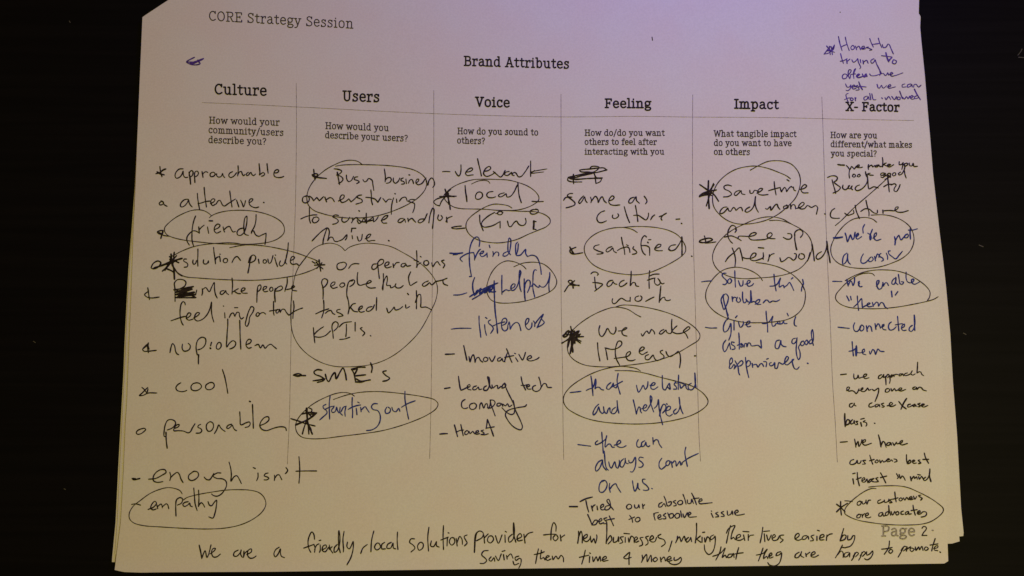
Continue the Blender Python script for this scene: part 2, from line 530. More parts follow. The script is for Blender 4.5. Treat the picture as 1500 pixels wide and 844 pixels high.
# ------------------------------------------------------------------ handwriting: pen strokes, as x,y pairs in enlarged tiles of the page
WRITING = """
@200 230 6
#bullet_mark K
w3 170,148 205,138 235,115 258,106
w2.6 206,86 211,125 224,174
w3 182,132 215,152 245,158
#handwritten_line K approachable
410,105 375,108 345,140 340,172 352,188 380,178 402,150 410,125 412,150 418,172 432,182 452,178
w2.6 462,135 470,180 474,215 476,240
462,165 470,130 488,120 498,135 490,165 472,178
510,160 512,190 514,225
508,168 516,132 535,125 545,142 535,165 515,175
576,128 582,160 585,180
582,158 592,140 612,130 628,138
668,135 648,150 652,172 675,172 692,152 680,135 668,135
692,152 706,150 705,165 722,178 745,172 758,146 762,165 776,182
845,130 818,145 812,168 828,182 855,170 880,140
893,78 895,110 892,150 890,168
892,158 908,130 922,128 930,150 940,165 955,155
985,135 968,148 970,165 985,160 1000,140 1008,138 1015,155 1030,165 1048,150
1078,60 1082,100 1085,140 1082,160 1095,148 1115,138 1128,150 1118,165 1100,170
1148,60 1152,100 1158,145
1212,142 1240,138 1252,122 1240,112 1218,122 1208,148 1215,172 1245,182 1275,180 1295,172
#bullet_mark K
200,408 220,392 238,405 225,420 205,422 200,410
215,385 235,395 242,418 268,434
#handwritten_line K attentive
455,372 425,375 395,400 385,428 395,440 420,432 445,405 458,378 462,400 475,425 490,440
535,320 538,360 545,410 555,462
595,268 598,310 605,370 615,440
540,410 570,405 610,392 650,388
650,410 680,395 690,375 672,368 655,385 655,410 670,428 695,415
700,415 720,385 735,382 745,400 758,425 775,432 800,415 835,392 870,370
820,300 825,340 832,390 840,440
880,380 890,410 900,440
915,380 930,410 940,440 952,415 958,385
990,405 1015,388 1024,372 1005,368 990,390 995,420 1020,440 1050,447 1075,440
w2.6 1117,400 1121,402
#pen_loop K
660,518 630,492 590,472 545,465 490,470 430,490 350,530 285,580 250,620 248,655 270,685 320,708 400,728 500,742 620,755 760,765 920,768 1080,762 1180,745 1250,715 1295,670 1300,625 1280,580 1230,540 1150,505 1050,480 950,470 860,470 780,478 710,495 665,515 640,535
#handwritten_line K friendly
520,520 505,560 492,620 488,680 490,740 505,790
465,775 445,740 445,705 470,670 500,650 530,655 548,668
548,615 550,640 553,670
550,645 570,620 595,600
625,615 630,645 635,672
w2.6 640,562 668,563
685,640 725,620 735,600 715,590 690,612 685,650 705,670 740,655
762,615 768,645 775,660
770,640 800,615 820,612 835,640 850,660 870,655
940,625 905,635 885,660 890,685 915,690 945,665 965,610 972,550 970,520 955,535 945,590 945,640 955,680 985,690
1052,508 1050,560 1038,610 1018,648 1010,672
1010,655 1028,650 1048,685 1075,698 1105,685 1140,670
1140,670 1138,710 1130,770
#bullet_mark K
w2.6 185,660 210,648 235,650 225,680 195,672 185,660
200,664 240,690 295,698
w2.6 235,645 225,680 215,716
@200 360 6
#pen_loop K
310,95 400,48 500,10 600,-10 700,-20 800,-25 900,-18 945,-2
820,18 950,-5 1100,0 1250,25 1400,62 1500,98 1580,130 1612,155 1590,190 1500,232 1400,262 1300,280 1150,298 1000,305 850,302 700,295 550,285 420,270 350,225 310,170
#star_mark K
w2.6 130,190 150,155 190,135 215,150 195,185 150,205 130,195
w4.5 155,198 250,165 340,130 402,112
w3.4 305,75 310,130 328,200 333,260 335,296
w3 250,218 300,150 352,88
w3 332,58 325,120 318,180
w3.4 325,188 360,238 402,266
w3 270,205 310,222 335,240
w2.6 228,224 262,190 290,140
w4 270,165 310,148 360,125
w4.5 296,120 312,160
w3 290,96 330,130 372,150
#handwritten_line K solution provider
440,118 420,118 415,135 440,150 452,165 445,185 420,190
498,125 495,150 505,165 520,155 528,130
540,30 540,80 538,130 540,180
590,125 588,150 600,162 620,158 632,135 632,150
678,15 682,60 690,110 695,160
692,130 705,105 722,98
730,92 735,115 737,140
733,74 737,76
770,115 762,135 775,150 795,145 800,120 785,112 770,118
840,150 848,130 865,105 885,95 900,110 915,130
w2.6 1010,90 1000,130 990,190 980,240
985,150 1000,100 1030,82 1048,100 1040,130 1005,150
1072,120 1078,155
1118,125 1115,150 1130,155 1145,140 1135,125 1118,125
1155,118 1165,155 1180,150 1192,120 1200,88
1215,105 1228,150 1240,184
1220,82 1224,85
1265,135 1255,165 1270,180 1295,165 1312,120
1335,-25 1330,40 1318,100 1310,150 1322,162
1360,130 1385,115 1390,100 1370,95 1355,120 1355,150 1375,165 1410,160 1430,175 1460,140 1492,100
#bullet_mark K
100,370 105,400 110,440 115,475
100,405 72,430 90,450 130,460 200,452
#crossed_out_word K
340,490 340,430 338,370 334,330 360,300 410,300 435,320 425,355 380,380
w3 330,388 400,378 500,360
w3 500,360 345,410 490,382 350,430 510,410 360,450 520,430 370,440
w3 340,456 430,458 522,456
w3 400,400 470,425 520,455
530,390 520,430
w3 355,395 440,420 500,445
#handwritten_line K make people
578,378 581,410 575,436
580,388 608,368 640,405 662,362 684,324 686,380 695,430 710,461
770,395 745,400 735,420 750,430 775,410 785,395 790,415 810,430
840,285 845,340 842,390 840,425
840,412 870,392 895,378
860,400 890,420 915,422
920,402 950,390 955,375 935,372 920,395 930,415 975,418
1065,370 1060,430 1058,500
1060,400 1070,355 1090,345 1095,370 1080,395 1062,405
1110,390 1140,375 1145,360 1125,360 1112,385 1125,405 1155,400
1185,365 1170,385 1180,402 1200,390 1195,368 1185,365
w2.6 1220,375 1215,420 1220,495
1215,395 1245,365 1275,355 1285,375 1260,395 1225,400
1325,275 1325,330 1310,380 1305,402
1320,386 1350,380 1390,360 1380,350 1365,365 1372,390 1410,398
#handwritten_line K feel important
430,520 425,500 410,492 395,510 385,560 385,620 400,680 412,698
305,660 340,648 400,628 440,620
440,640 470,620 480,600 462,590 445,610 440,640 460,655 500,645
505,635 545,610 555,592 535,588 515,610 512,645 535,662 575,650 610,620 640,570 660,495 658,560 665,620 680,672
775,590 778,635
763,530 767,532
815,632 835,596 852,592 860,612 866,622
866,618 885,585 903,590 905,615 922,645 940,632
862,545 890,545
1005,540 985,580 965,650 957,695 970,710 988,680 995,630 1025,580 1032,548 1015,535 1000,542
1062,588 1050,612 1065,622 1082,600 1070,588
1085,600 1100,590 1118,588 1135,602
1205,490 1205,540 1205,590 1210,612
1170,575 1210,568 1250,560
1240,560 1225,578 1235,595 1250,580 1258,560 1264,587
1265,585 1280,560 1300,560 1320,590 1340,612
1380,485 1385,540 1378,590 1375,640
1340,612 1385,580 1420,562 1460,548
@200 480 6
#bullet_mark K
w2.6 105,135 100,170 105,220
105,140 75,165 55,190 65,207 100,208 175,200
60,185 100,160 112,190
#handwritten_line K no problem
295,220 305,170 318,140 335,160 345,210 358,232 372,238
405,145 402,180 415,205 445,205 470,185 472,155 455,138
535,240 527,200 525,160 540,110 575,85 605,95 610,130 595,165 565,188 540,195
w2.8 547,238 545,280 545,320
660,130 652,160
w3.4 649,180 652,184
725,130 705,155 705,185 725,190 745,165 740,135 725,130
803,-75 803,-20 798,40 795,100 793,170 820,135 850,115 872,130 868,160 840,182 820,188
908,-65 910,0 912,80 918,190
965,150 1000,135 1010,112 990,102 968,125 965,160 985,182 1010,175
1042,158 1072,148 1090,180 1112,152 1130,182 1155,158 1180,146 1205,165 1230,186
#bullet_mark K
48,526 70,545 88,572
100,525 75,550 45,580 25,598 60,595 100,576 180,575
60,535 92,568 102,538
#handwritten_line K cool
390,485 365,500 347,525 355,550 385,562 415,562 442,552
500,490 480,515 485,545 515,555 550,545 572,520 560,495 530,485 500,492
640,485 612,505 608,530 625,545 655,543 682,520 680,492 660,482 635,487
755,368 775,430 790,500 803,578
@190 600 6
#bullet_mark K
100,170 70,185 58,205 72,218 100,212 130,190 142,175 130,165 110,168 95,172
#handwritten_line K personable
w2.8 320,200 322,270 330,340
318,240 304,235 305,180 315,130 335,95 365,88 395,100 405,120 390,150 360,170 330,180
400,165 430,150 437,132 415,135 395,160 388,186 430,186 475,190 515,205 535,195 550,165 575,125
625,130 605,140 600,155 625,168 635,185 620,205 585,208
700,110 678,130 675,165 690,190 715,188 735,160 735,125 715,108 700,110
745,212 765,180 785,135 800,160 820,180 840,192
896,129 865,140 853,162 868,167 890,150 903,137 912,160 925,178 940,186
968,20 972,80 975,132 985,135 1020,118 1055,110 1060,130 1045,150 1015,158
1080,-45 1084,50 1088,165
w2.6 1054,-72 1062,-69
1150,140 1195,120 1225,90 1220,65 1190,68 1155,105 1145,145 1165,175 1205,185 1250,170 1300,155 1345,152 1370,160 1378,185
@180 660 5
#bullet_mark K
w2.6 68,205 80,214 105,210 125,205
75,203 95,206
#handwritten_line K enough isn't
190,210 240,205 290,180 318,160 310,142 280,140 245,160 225,190 225,220 250,233 295,228
345,160 352,190 345,220
350,200 375,175 400,160 415,175 425,205 442,235
510,160 485,180 482,205 500,220 530,212 555,185 550,160 525,152 508,160
597,195 610,210 635,215 655,190 668,168
718,165 690,165 662,188 690,205 730,208 755,225 760,255 745,290 720,320 690,335 660,328 650,318
778,85 790,130 795,180 792,225 815,192 835,185 850,205 868,242
990,165 990,195 980,222
955,125 970,132
1065,165 1045,170 1035,185 1060,195 1070,205 1055,215 1035,215
1110,180 1112,200 1110,220
1112,205 1130,180 1145,178 1155,195 1165,215
1195,125 1208,145 1200,160 1190,170
1290,45 1295,110 1295,180 1290,240
1268,152 1330,150 1420,150
#pen_loop K
435,318 420,295 380,278 330,272 270,285 200,315 130,365 75,410 48,460 50,500 80,530 150,550 280,560 450,570 620,575 750,568 860,545 950,505 1020,450 1048,395 1035,345 1000,310 940,292 850,287 760,290 650,305 540,325 470,345 440,365
#bullet_mark K
65,395 95,391 130,400
#handwritten_line K empathy
185,432 225,415 247,385 235,372 215,390 205,420 220,435 245,428
250,400 256,425
253,412 282,392 290,420
290,412 320,390 330,400 337,426
390,480 388,430 388,370
388,400 395,360 420,345 438,355 430,385 400,400
480,375 455,380 440,395 450,410 475,400 490,385 495,405 510,412
520,275 525,330 530,390 545,440
555,290 558,350 555,410
555,405 575,382 590,395 600,415
625,375 635,400 650,405 670,380 687,363 685,410 675,460 660,495 630,486
@430 225 6
#pen_loop K
605,98 570,72 520,60 450,65 370,95 280,145 200,215 140,300 118,380 130,450 180,500 260,530 370,555 500,568 640,562 760,542 890,500 1010,445 1100,385 1160,310 1170,245 1140,195 1070,150 980,125 850,108 700,100 550,98 430,102 370,112
#star_mark K
w2.6 178,140 183,190 190,232
w3.2 165,192 190,178 215,185 200,208 172,200
w3 165,185 205,208 290,220
185,215 215,190
#handwritten_line K busy business
w2.6 385,165 395,220 405,272
358,135 395,140 425,155 405,180 380,190 415,200 435,225 420,250 395,262
465,190 468,225 485,248 510,235 528,200
565,205 540,210 535,228 565,238 578,250 555,265
610,230 625,250 645,240 660,220 690,235 698,275 706,325
798,135 805,180 808,220 805,250
805,240 825,215 850,212 860,230 845,255 815,262
878,215 878,245 895,262 920,245 935,215
965,215 945,225 945,238 970,248 975,265 950,270
988,225 992,265
1015,188 1022,190
1010,262 1022,235 1040,228 1050,245 1055,265
1075,262 1100,240 1100,225 1085,228 1075,255 1095,275 1130,262 1150,235 1165,215
1165,240 1180,280 1190,240 1215,215 1235,240 1240,275 1225,298
#handwritten_line K owners trying
115,370 85,385 80,420 100,435 130,425 140,395 120,370 105,380
140,375 160,388 178,416! 205,386! 228,416! 264,380
276,384 291,425
287,408 322,388 344,398 360,424
396,418 440,392 446,368 425,365 408,398 425,430 462,420 486,398! 507,426! 535,402 562,374
600,365 570,370 560,385 600,405 605,425 570,440 550,445
680,320 685,370 685,410 695,450
635,385 680,390 718,402 742,430! 768,386
786,396 812,428! 836,402 860,404
880,390 870,420 860,480 860,535
905,400 908,430
891,353 895,355
930,420 955,390 985,385 1000,420
1065,405 1030,405 1010,420 1040,430 1062,440 1062,480 1048,520
#handwritten_line K to survive and/or
140,475 140,530 140,580 150,612
65,575 110,555 175,540 205,540
180,560 165,590 180,610 210,600 225,575 205,558 185,562
395,545 365,540 345,555 380,575 395,595 375,615 345,622
430,560 425,590 445,605 475,590 495,560
515,565 520,590 510,610
520,590 545,565 570,565
560,590 575,615 600,600 620,565 630,590 640,615
640,525 640,570 645,610
655,590 680,575 700,560 705,600 730,580 745,555
575,503 580,507
w2.6 560,575 600,600 660,595 700,585
770,590 815,570 830,545 805,550 775,585 785,610 820,612
965,570 935,575 918,600 935,608 965,590 975,575 985,605
1005,570 1010,600
1010,590 1040,570 1060,590 1075,605
1150,575 1110,580 1095,600 1110,610 1145,590 1175,530
1190,610 1200,545 1225,480 1235,490 1232,560 1222,660
1275,540 1268,575 1285,590 1310,565 1298,545
1345,560 1350,605
1340,600 1355,570 1395,552
#handwritten_line K thrive
295,655 280,700 265,750 258,800
165,768 210,720 260,675 300,655 315,680 310,730 300,765
300,765 325,735 345,740 360,770 385,775
380,776 430,755 470,714 466,745 455,760
w2.4 508,690 512,665
512,658 548,657
515,722 519,750
560,730 575,770 595,760 605,710
630,750 665,735 680,710 660,712 640,740 655,770 690,765 715,765
w2.8 835,765 840,768
@430 345 6
#pen_loop K
w1.2 450,132 425,105 380,80 320,68 250,80 180,115 110,190 50,270 15,350 0,420 -15,510 -25,650 -20,790 0,880 50,970 130,1050 240,1115 360,1150 480,1155 620,1145 740,1120 870,1060 1000,960 1110,840 1210,660 1250,570 1265,490 1260,430 1225,360 1150,275 1070,215 960,150 860,100 760,78 650,68 560,80 490,105 452,135
#star_mark K
w3 225,215 230,260 240,315
w3 185,262 230,260 275,258
w2.6 200,235 225,265 260,295
w2.6 165,230 190,245
250,240 205,290
#handwritten_line K or operations
415,238 385,255 388,295 420,302 455,280 465,250 440,235 420,240
485,290 510,258 540,248 575,250
735,250 700,255 688,285 700,300 730,285 740,255
740,240 745,300 755,380
740,240 765,212 790,215 790,240 760,262 745,265
805,270 835,255 840,235 815,238 802,265 815,285 860,275
875,250 880,282
880,275 905,240 930,238
985,245 955,250 945,270 965,278 990,255 995,270 1030,265
1082,135 1085,200 1085,280
1060,215 1100,230
1080,280 1095,255 1120,240
1115,185 1122,190
1150,225 1145,250 1165,265 1190,245 1175,220 1155,225
1215,240 1225,275 1245,245 1265,230 1280,250 1290,262
1322,218 1302,225 1312,238 1330,258 1316,285
#handwritten_line K people that are
260,560 262,500 258,450 248,420 255,390 275,380 300,395 295,425 270,455 255,460
325,450 360,430 365,410 345,412 325,440 345,465 385,455
420,420 405,440 420,455 450,440 445,420 425,418
520,400 490,405 475,440 468,500 470,545
490,400 525,390 538,400 525,430 495,450
565,325 560,370 568,430 590,440
590,440 620,430 660,420 685,405 670,395 645,415 640,440 670,462 720,460
790,335 790,400 785,480
780,470 795,400 820,355 825,390 820,440 850,440 855,460 890,445 900,425
895,445 905,460 940,460 965,440
1030,320 1012,365 1015,405 1028,440 1055,425 1085,408
1185,400 1150,415 1132,435 1145,448 1180,430 1195,415 1215,435 1250,405
1250,405 1300,395 1350,378
1350,375 1315,395 1320,425 1355,440
#handwritten_line K tasked with
265,570 268,620 265,670 248,725
195,690 250,665 310,645
280,685 305,665 330,660 345,685 365,695
410,650 385,655 380,670 420,690 435,705 395,715
470,530 485,590 488,650 480,690
490,650 520,605 545,598
500,630 530,665 565,672
575,655 605,635 605,620 585,628 572,655 590,675 625,668
690,625 655,635 640,660 660,668 695,645 712,610
732,545 730,600 728,660
820,640 835,680 870,650 885,630 895,655 935,645 960,625
985,610 990,640 1020,625
1002,510 1010,520
1080,485 1082,560 1080,645
1070,590 1100,520 1115,520 1120,590 1120,630 1165,630 1215,655
@420 440 6
#handwritten_line K KPI's
235,240 240,310 248,375
325,232 290,255 255,285 245,300
245,320 290,325 340,310 385,270
410,335 405,280 398,240 405,205 430,188 452,205 445,240 415,270
460,235 500,200 570,188
525,210 525,270 520,320
465,345 510,340 555,325
602,195 602,270
662,240 648,248 660,262 686,288 668,312
735,310 740,314
#dash_mark K
w3 60,658 100,645 130,655 100,668 70,662
w2.8 90,662 165,662
#handwritten_line K SME's
w3 310,615 270,610 240,630 250,650 300,670 325,690 290,700 232,708
w3 270,722 320,708 335,690
w3 340,650 355,700 370,715 400,660 425,635 435,690 470,630 495,595 515,640 525,700
w3 570,605 590,640 605,705
w3 575,605 630,590 690,588
w3 600,665 650,660 695,655
w3 610,690 650,710 735,700
w3 605,718 660,718 700,705
w3 590,610 620,600 600,650
w2.8 738,550 752,590 745,635
w2.8 875,620 845,628 870,660 905,685 880,705 845,712
@420 530 6
#pen_loop K
595,302 560,280 500,270 430,280 360,305 250,360 170,420 100,500 78,560 90,620 130,660 200,676 320,675 480,655 650,635 820,610 960,575 1120,520 1240,465 1315,410 1330,370 1300,335 1200,308 1050,285 900,268 780,262 640,270 520,295 410,332
#star_mark K
w2.6 35,500 100,520 170,545 250,565
w4 80,555 140,530 200,500 262,450
w4.5 175,410 180,480 185,540 215,605
w3 135,460 200,445 265,450
w2.8 180,500 150,590 138,635
w3 190,550 195,635
w3 185,545 225,635
w3 165,430 215,480
w2.6 195,405 222,420 215,445
w3 195,460 240,460
#handwritten_line B starting out
345,375 320,390 325,410 350,430 355,450 320,485 290,512
382,300 375,360 375,430 378,505
335,420 390,395 420,390
415,400 395,425 400,445 425,440 440,400 445,425 460,450
470,400 468,445 490,470
478,440 500,400 525,390
520,400 512,440 515,480
577,315 575,380 580,440 578,492
540,420 575,400 620,385 650,380
612,410 618,465
625,355 638,362
650,400 655,440
655,425 690,395 705,415 725,445
800,370 765,370 745,395 760,420 800,430 822,470 818,530 790,575 745,600 702,605
880,400 865,430 875,455 905,445 912,415 890,398
925,400 935,430 960,440 985,410 995,435
1040,260 1040,330 1055,420 1072,505
1010,400 1060,370 1130,343
@630 230 7.5
#dash_mark K
138,163 175,160 220,163
#handwritten_line K relevant
340,88 340,150 330,195 315,210 290,185 278,160
390,170 440,160 468,140 460,122 430,130 400,160 390,185 410,205 450,200 475,198
522,20 535,80 550,140 565,210
590,160 640,150 668,125 655,105 620,120 592,160 590,190 620,215 680,195 715,170
695,160 730,190 775,222 800,200 825,150
870,160 830,170 820,195 850,205 885,180 895,170 905,200 925,205
900,190 925,170 945,180 970,218 1000,215 1040,170 1085,100
1105,45 1105,120 1105,215
w1.6 1110,165 1180,150 1285,132
w1.6 1115,182 1190,172 1250,165
1110,175 1150,150
#pen_loop K
658,292 640,268 600,258 530,265 455,298
150,430 200,370 280,315 380,275 480,250 600,245 740,248 860,255 980,285 1080,325 1160,385 1195,440 1190,480 1150,515 1070,555 980,580 880,588 760,588 600,575 450,572 340,568 260,550 205,515 165,470 150,430
#star_mark K
w4 165,440 190,390 225,355
w2.6 105,435 180,435 290,432
w2.6 165,355 185,420 210,490 222,578
150,440 70,465 40,495 65,525 105,538
105,540 125,490 165,440
w2.6 200,400 205,520
w2.8 215,428 265,438
#handwritten_line K local
w2.6 385,315 390,380 400,440 405,492
520,390 500,425 505,460 540,465 575,435 572,400 545,385 520,392
692,380 640,390 622,420 640,445 690,448 720,438
815,395 765,410 750,430 775,440 815,420 835,405 845,440 880,435 920,390 958,310
965,285 970,350 980,430 1003,503
#dash_mark K
1120,488 1170,492 1245,490
#dash_mark K
345,760 290,765 235,778 270,790 385,782
#handwritten_line K Kiwi
545,640 550,720 585,812
710,610 640,650 575,710 565,745 590,770 640,768 700,750 760,715
770,708 770,780
800,610 770,598 745,610 745,630 780,635 800,615
722,622 745,620
850,705 870,765 890,765 925,720 950,705 975,740 1010,755 1040,745 1055,715 1048,675
w4.5 1140,705 1140,750 1135,795
w2.6 1140,705 1165,712
1150,795 1165,800
1180,580 1130,580 1098,600 1110,625 1150,628 1188,605 1185,580 1160,572
#pen_loop K
900,562 860,538 780,522 700,520 620,545 530,595 450,655 405,710 395,770 420,835 475,885 550,920 640,938 740,945 840,935 960,905 1080,850 1190,805 1280,765 1320,720 1315,680 1270,640 1200,612 1120,600 1000,598 850,590 700,585
@630 340 7.5
#dash_mark B
w3.2 218,233 290,238 358,230
255,252 300,245
#handwritten_line B friendly
540,160 545,90 520,55 490,65 455,120 435,200 432,300 440,400 455,485
435,490 455,488
355,325 330,295 360,265 420,235 480,225
480,230 490,265 490,310
490,300 515,240 545,195 555,190
540,240 575,235 590,210 570,212 550,240 565,270 600,260 620,240
625,230 628,275
650,145 658,172
690,215 695,240 690,270
695,255 725,220 750,225 755,250 750,262
850,215 810,235 800,260 830,265 865,235 885,150 885,80 870,65 860,100 855,170 860,220 885,250
965,110 945,130 940,200 945,250 955,262
970,130 965,190 950,250
955,260 990,255 1020,225 1050,190 1050,235 1070,270
1070,270 1120,255 1165,270 1195,320 1215,400 1222,465
#dash_mark B
258,693 330,690 405,668
#crossed_out_word B
w2.6 490,500 470,560 472,640 490,700
w2.8 435,712 520,660 620,610 745,560
w2.8 465,740 550,690 640,620 700,590
w2.6 500,690 560,620 545,680 620,610 600,670 660,620 650,665 700,600
w2.6 490,690 520,640 540,640
w2.6 640,650 690,660 720,655
w2.6 705,535 705,620 708,720 712,838
#handwritten_line B helpful
790,475 788,560 790,685
792,665 835,635 865,645 880,640
885,620 920,610 935,575 915,570 890,600 895,640 920,640 955,600 985,500 998,440 988,420 978,480 982,560 990,620 1002,655
w2.6 1035,515 1035,600 1040,700 1046,755
1040,620 1050,560 1075,528 1098,540 1100,580 1090,620 1070,665
1170,420 1150,415 1135,450 1130,530 1130,620 1150,715
1110,600 1140,570 1160,590 1195,610 1200,585 1215,600 1250,605 1290,560 1318,470
1315,445 1315,500 1305,580 1310,660
#pen_loop K
1055,408 1030,380 960,340 890,320 830,320 750,360 680,440 640,530 622,610 630,680 670,745 740,775 830,782 940,775 1060,755 1200,710 1310,660 1370,610 1392,550 1375,490 1320,410 1250,355 1180,335 1100,332 1010,345 920,382
@630 445 7.5
#dash_mark B
232,280 300,272 380,270 452,271
#handwritten_line B listeners
538,135 540,220 550,300 558,370
600,230 605,290 620,348
610,152 625,162
665,178 640,195 645,215 685,250 695,275 665,328
w2.6 712,-5 715,80 730,200 742,325
690,245 760,215 820,200
790,240 830,220 845,185 830,160 800,170 785,220 795,280 820,300 850,280 855,240
855,240 870,200 875,220 880,280
880,280 910,230 950,205 975,220 990,260 998,295
1055,230 1080,200 1085,165 1065,165 1048,205 1055,260 1085,285 1115,255 1120,210
1135,190 1150,210 1150,250
1160,215 1180,185 1245,115 1215,180 1175,265
1245,115 1225,165 1255,205 1235,230 1180,260
#dash_mark P
w2.8 168,556 215,555 268,552
#handwritten_line P innovative
w2.6 370,460 385,530 405,622
428,580 440,640 455,590 475,560 490,600 495,645 510,600 535,590 555,625 580,642
600,590 585,615 600,635 630,625 635,600 610,588
650,590 680,635 705,600 715,575
775,590 745,605 745,630 775,625 790,600 800,630 825,640
840,495 860,540 880,600 900,645
820,630 835,580 850,540
820,590 870,580 920,570
940,595 965,635
928,545 940,550
975,555 1000,600 1015,620 1035,580 1048,535
1075,610 1115,590 1105,570 1075,585 1065,610 1090,628 1130,625 1180,605 1198,590
@630 540 7.5
#dash_mark P
w2.8 160,220 185,216 220,210
#handwritten_line P leading tech
w2.6 312,85 320,150 330,210 340,240
w2.6 340,240 380,222 420,200
400,215 440,195 435,175 410,190 415,225 450,235
510,190 475,205 470,230 500,232 530,205 540,230 570,225
w2.6 620,190 595,205 590,235 620,240 645,210 655,150 645,95 632,90 640,130 660,200 675,220
680,180 690,215 720,190 740,185 745,220 780,195
820,160 800,180 790,215 820,205 835,180 818,158 840,225 870,290 910,370 940,460 1000,590 1015,640 1000,672 960,665 900,625 850,560 828,510 840,475 880,450 960,430 1050,412 1060,395
w2.6 1000,90 1015,160 1050,235
1000,185 1040,185 1070,175
1065,205 1095,190 1085,175 1060,195 1075,225 1110,225
1160,185 1130,200 1130,235 1165,252 1205,235 1225,195
1195,95 1210,140 1222,205
1222,205 1250,165 1275,170 1290,205 1335,208
#handwritten_line P company
385,340 355,360 345,395 355,430 385,440 415,430
475,380 440,395 435,430 460,450 500,435 510,400 485,378
545,445 550,395 565,375 590,435 610,390 625,385 640,440 660,400 665,345
660,345 670,400 690,450 715,520
660,345 700,350 715,375 695,410 660,435 630,430
770,380 740,385 735,410 765,410 785,385 800,415
800,390 830,410 850,385 870,420 900,400
915,350 925,400 930,460 920,495 890,505 840,480 790,430
#dash_mark P
w2.8 108,720 150,716 192,715
#handwritten_line P honest
w2.6 268,620 285,680 302,748
338,615 350,670 365,738
285,700 330,680 370,675
410,680 385,695 385,725 410,720 425,695 405,680
430,690 440,715 470,690 485,710 500,720
500,705 535,695 530,680 505,690 505,720 545,715
590,675 560,685 585,700 595,715 560,725
w2.6 630,560 655,620 680,690 698,742
630,560 625,610 615,660
615,655 660,648 705,640
565,726 600,728 640,716
@815 235 7.5
#crossed_out_word K
370,90 385,70 430,65 468,75 450,105 415,130 425,180 435,255
405,125 440,190 495,205 480,235 435,255
w2.6 550,105 525,85 460,85 370,95 255,110 270,125 350,130 430,135 500,120 555,105
w2.8 408,132 330,145 230,165 130,190 180,195 280,170 405,140
w2.8 130,190 180,208 350,200 505,194
125,200 125,220 160,235 280,238
w2.6 188,155 185,200 190,258
w2.8 145,195 200,175
#handwritten_line K same as
180,365 150,365 120,385 130,400 170,405
w2.6 80,440 95,415 125,405 165,430 205,470 200,490 155,510 108,522
300,390 270,420 245,460 255,475 285,445 310,400 320,440 338,465
375,405 385,440 380,465
382,455 430,395 455,430 460,465 485,415 505,400 525,445 550,468
580,445 620,430 635,405 615,390 585,420 575,455 595,485 640,495 697,490
855,405 815,420 795,450 800,470 830,465 855,430 875,400 880,440 912,472
965,395 990,430 995,455 978,480
#handwritten_line K culture
530,555 490,570 455,605 445,645 465,680 500,685 550,665
620,600 615,625 635,640 670,628 685,605 675,588
745,508 765,580 785,640 805,685
868,495 880,560 888,610 895,672
848,605 900,605 940,630 985,655 1010,615 1012,580
1035,655 1055,620 1080,600
1130,620 1180,600 1210,580 1175,600 1150,640 1160,658
1315,648 1355,645
w3 1372,692 1378,696
@815 320 7.5
#pen_loop K
w1.3 890,157 840,125 770,105 690,100 580,115 460,155 370,215 315,290 308,360 335,430 400,505 500,560 620,595 760,615 880,620 1000,603 1130,555 1260,490 1370,420 1415,370 1420,320 1395,260 1340,190 1240,135 1120,105 1000,92 860,90 720,100
#bullet_mark K
w2.8 148,315 170,355 195,395
w2.6 215,318 175,335 148,355 165,385 200,392 290,378
#handwritten_line K satisfied
470,290 420,305 410,330 450,355 515,380 490,390 445,393
610,310 570,325 545,355 560,370 595,350 620,325 630,360 660,378
715,208 728,280 745,340 752,398
670,355 700,335 740,322 780,315 800,330 808,375
770,290 790,300 
850,310 840,330 870,355 885,375 865,390 835,395
990,205 970,190 945,215 930,270 935,330 955,380 978,402
935,300 985,300 1020,320 1025,370 1025,408
w2.6 1003,262 1008,268
1012,236 1038,234
1090,330 1140,310 1150,290 1125,285 1095,310 1080,340 1110,355 1165,355
w3.2 1245,350 1235,340 1255,355
1310,290 1260,300 1235,330 1255,355 1300,345 1345,290 1375,235
w3 1378,205 1380,300 1380,412
w2.6 1485,415 1490,418
#bullet_mark K
90,805 125,750 175,690 150,680 130,695 150,715 205,740
200,685 150,735
165,735 250,735
w2.6 180,715 185,765
190,725 250,742
#handwritten_line K back to
380,610 400,592 440,592 462,615 450,625
420,645 425,700 432,760 440,785
400,705 460,710 508,725 480,755 420,800
620,680 580,690 555,730 570,750 605,730 625,695 635,715 665,725
745,680 710,695 690,730 705,750 745,735 775,710
822,580 820,650 810,740
815,740 840,705 865,710 875,740 905,748
1025,575 1018,650 1020,770
1020,635 1070,615 1130,612
1000,680 1060,660 1085,655 
1080,665 1080,710 1110,735 1140,715 1135,685 1115,660
1140,700 1165,720 1185,712
#handwritten_line K work
@815 395 7.5
618,320 612,350 625,375 650,370 690,330 715,315 745,330 770,345 810,345
812,305 810,350
905,290 870,305 865,335 895,350 930,335 940,305 925,290
980,350 1025,325 1072,302
w2.6 1148,180 1140,260 1130,360
1130,350 1165,310 1190,305 1195,330 1225,342 1252,333
@815 440 6.6667
#pen_loop K
w1.4 825,163 780,140 700,90 620,70 550,70 440,105 320,165 220,235 160,290
w1.4 150,310 120,380 108,460 120,520 170,580 270,630 400,648 560,648 720,632 880,610 1030,575 1180,515 1310,440 1390,385 1402,340 1370,285 1290,220 1170,155 1030,105 870,68 720,48 640,48 580,65
#star_mark K
w3 140,255 148,300 150,350
w3 70,350 100,310 120,295 110,340 75,360 65,345 95,330 130,340
w2.8 55,418 110,385 160,340 225,300
w4.5 150,290 150,350 150,420 160,505
w4.5 120,300 170,350 180,420
w3.4 110,460 130,390 150,340
w3 135,520 150,440 175,380
w4 175,300 165,400 150,470
w3 160,330 220,300 200,340 235,330 190,355 265,355
w3 175,370 240,400
w3 185,385 235,418
w4.5 130,370 190,330
w4.5 135,335 200,375
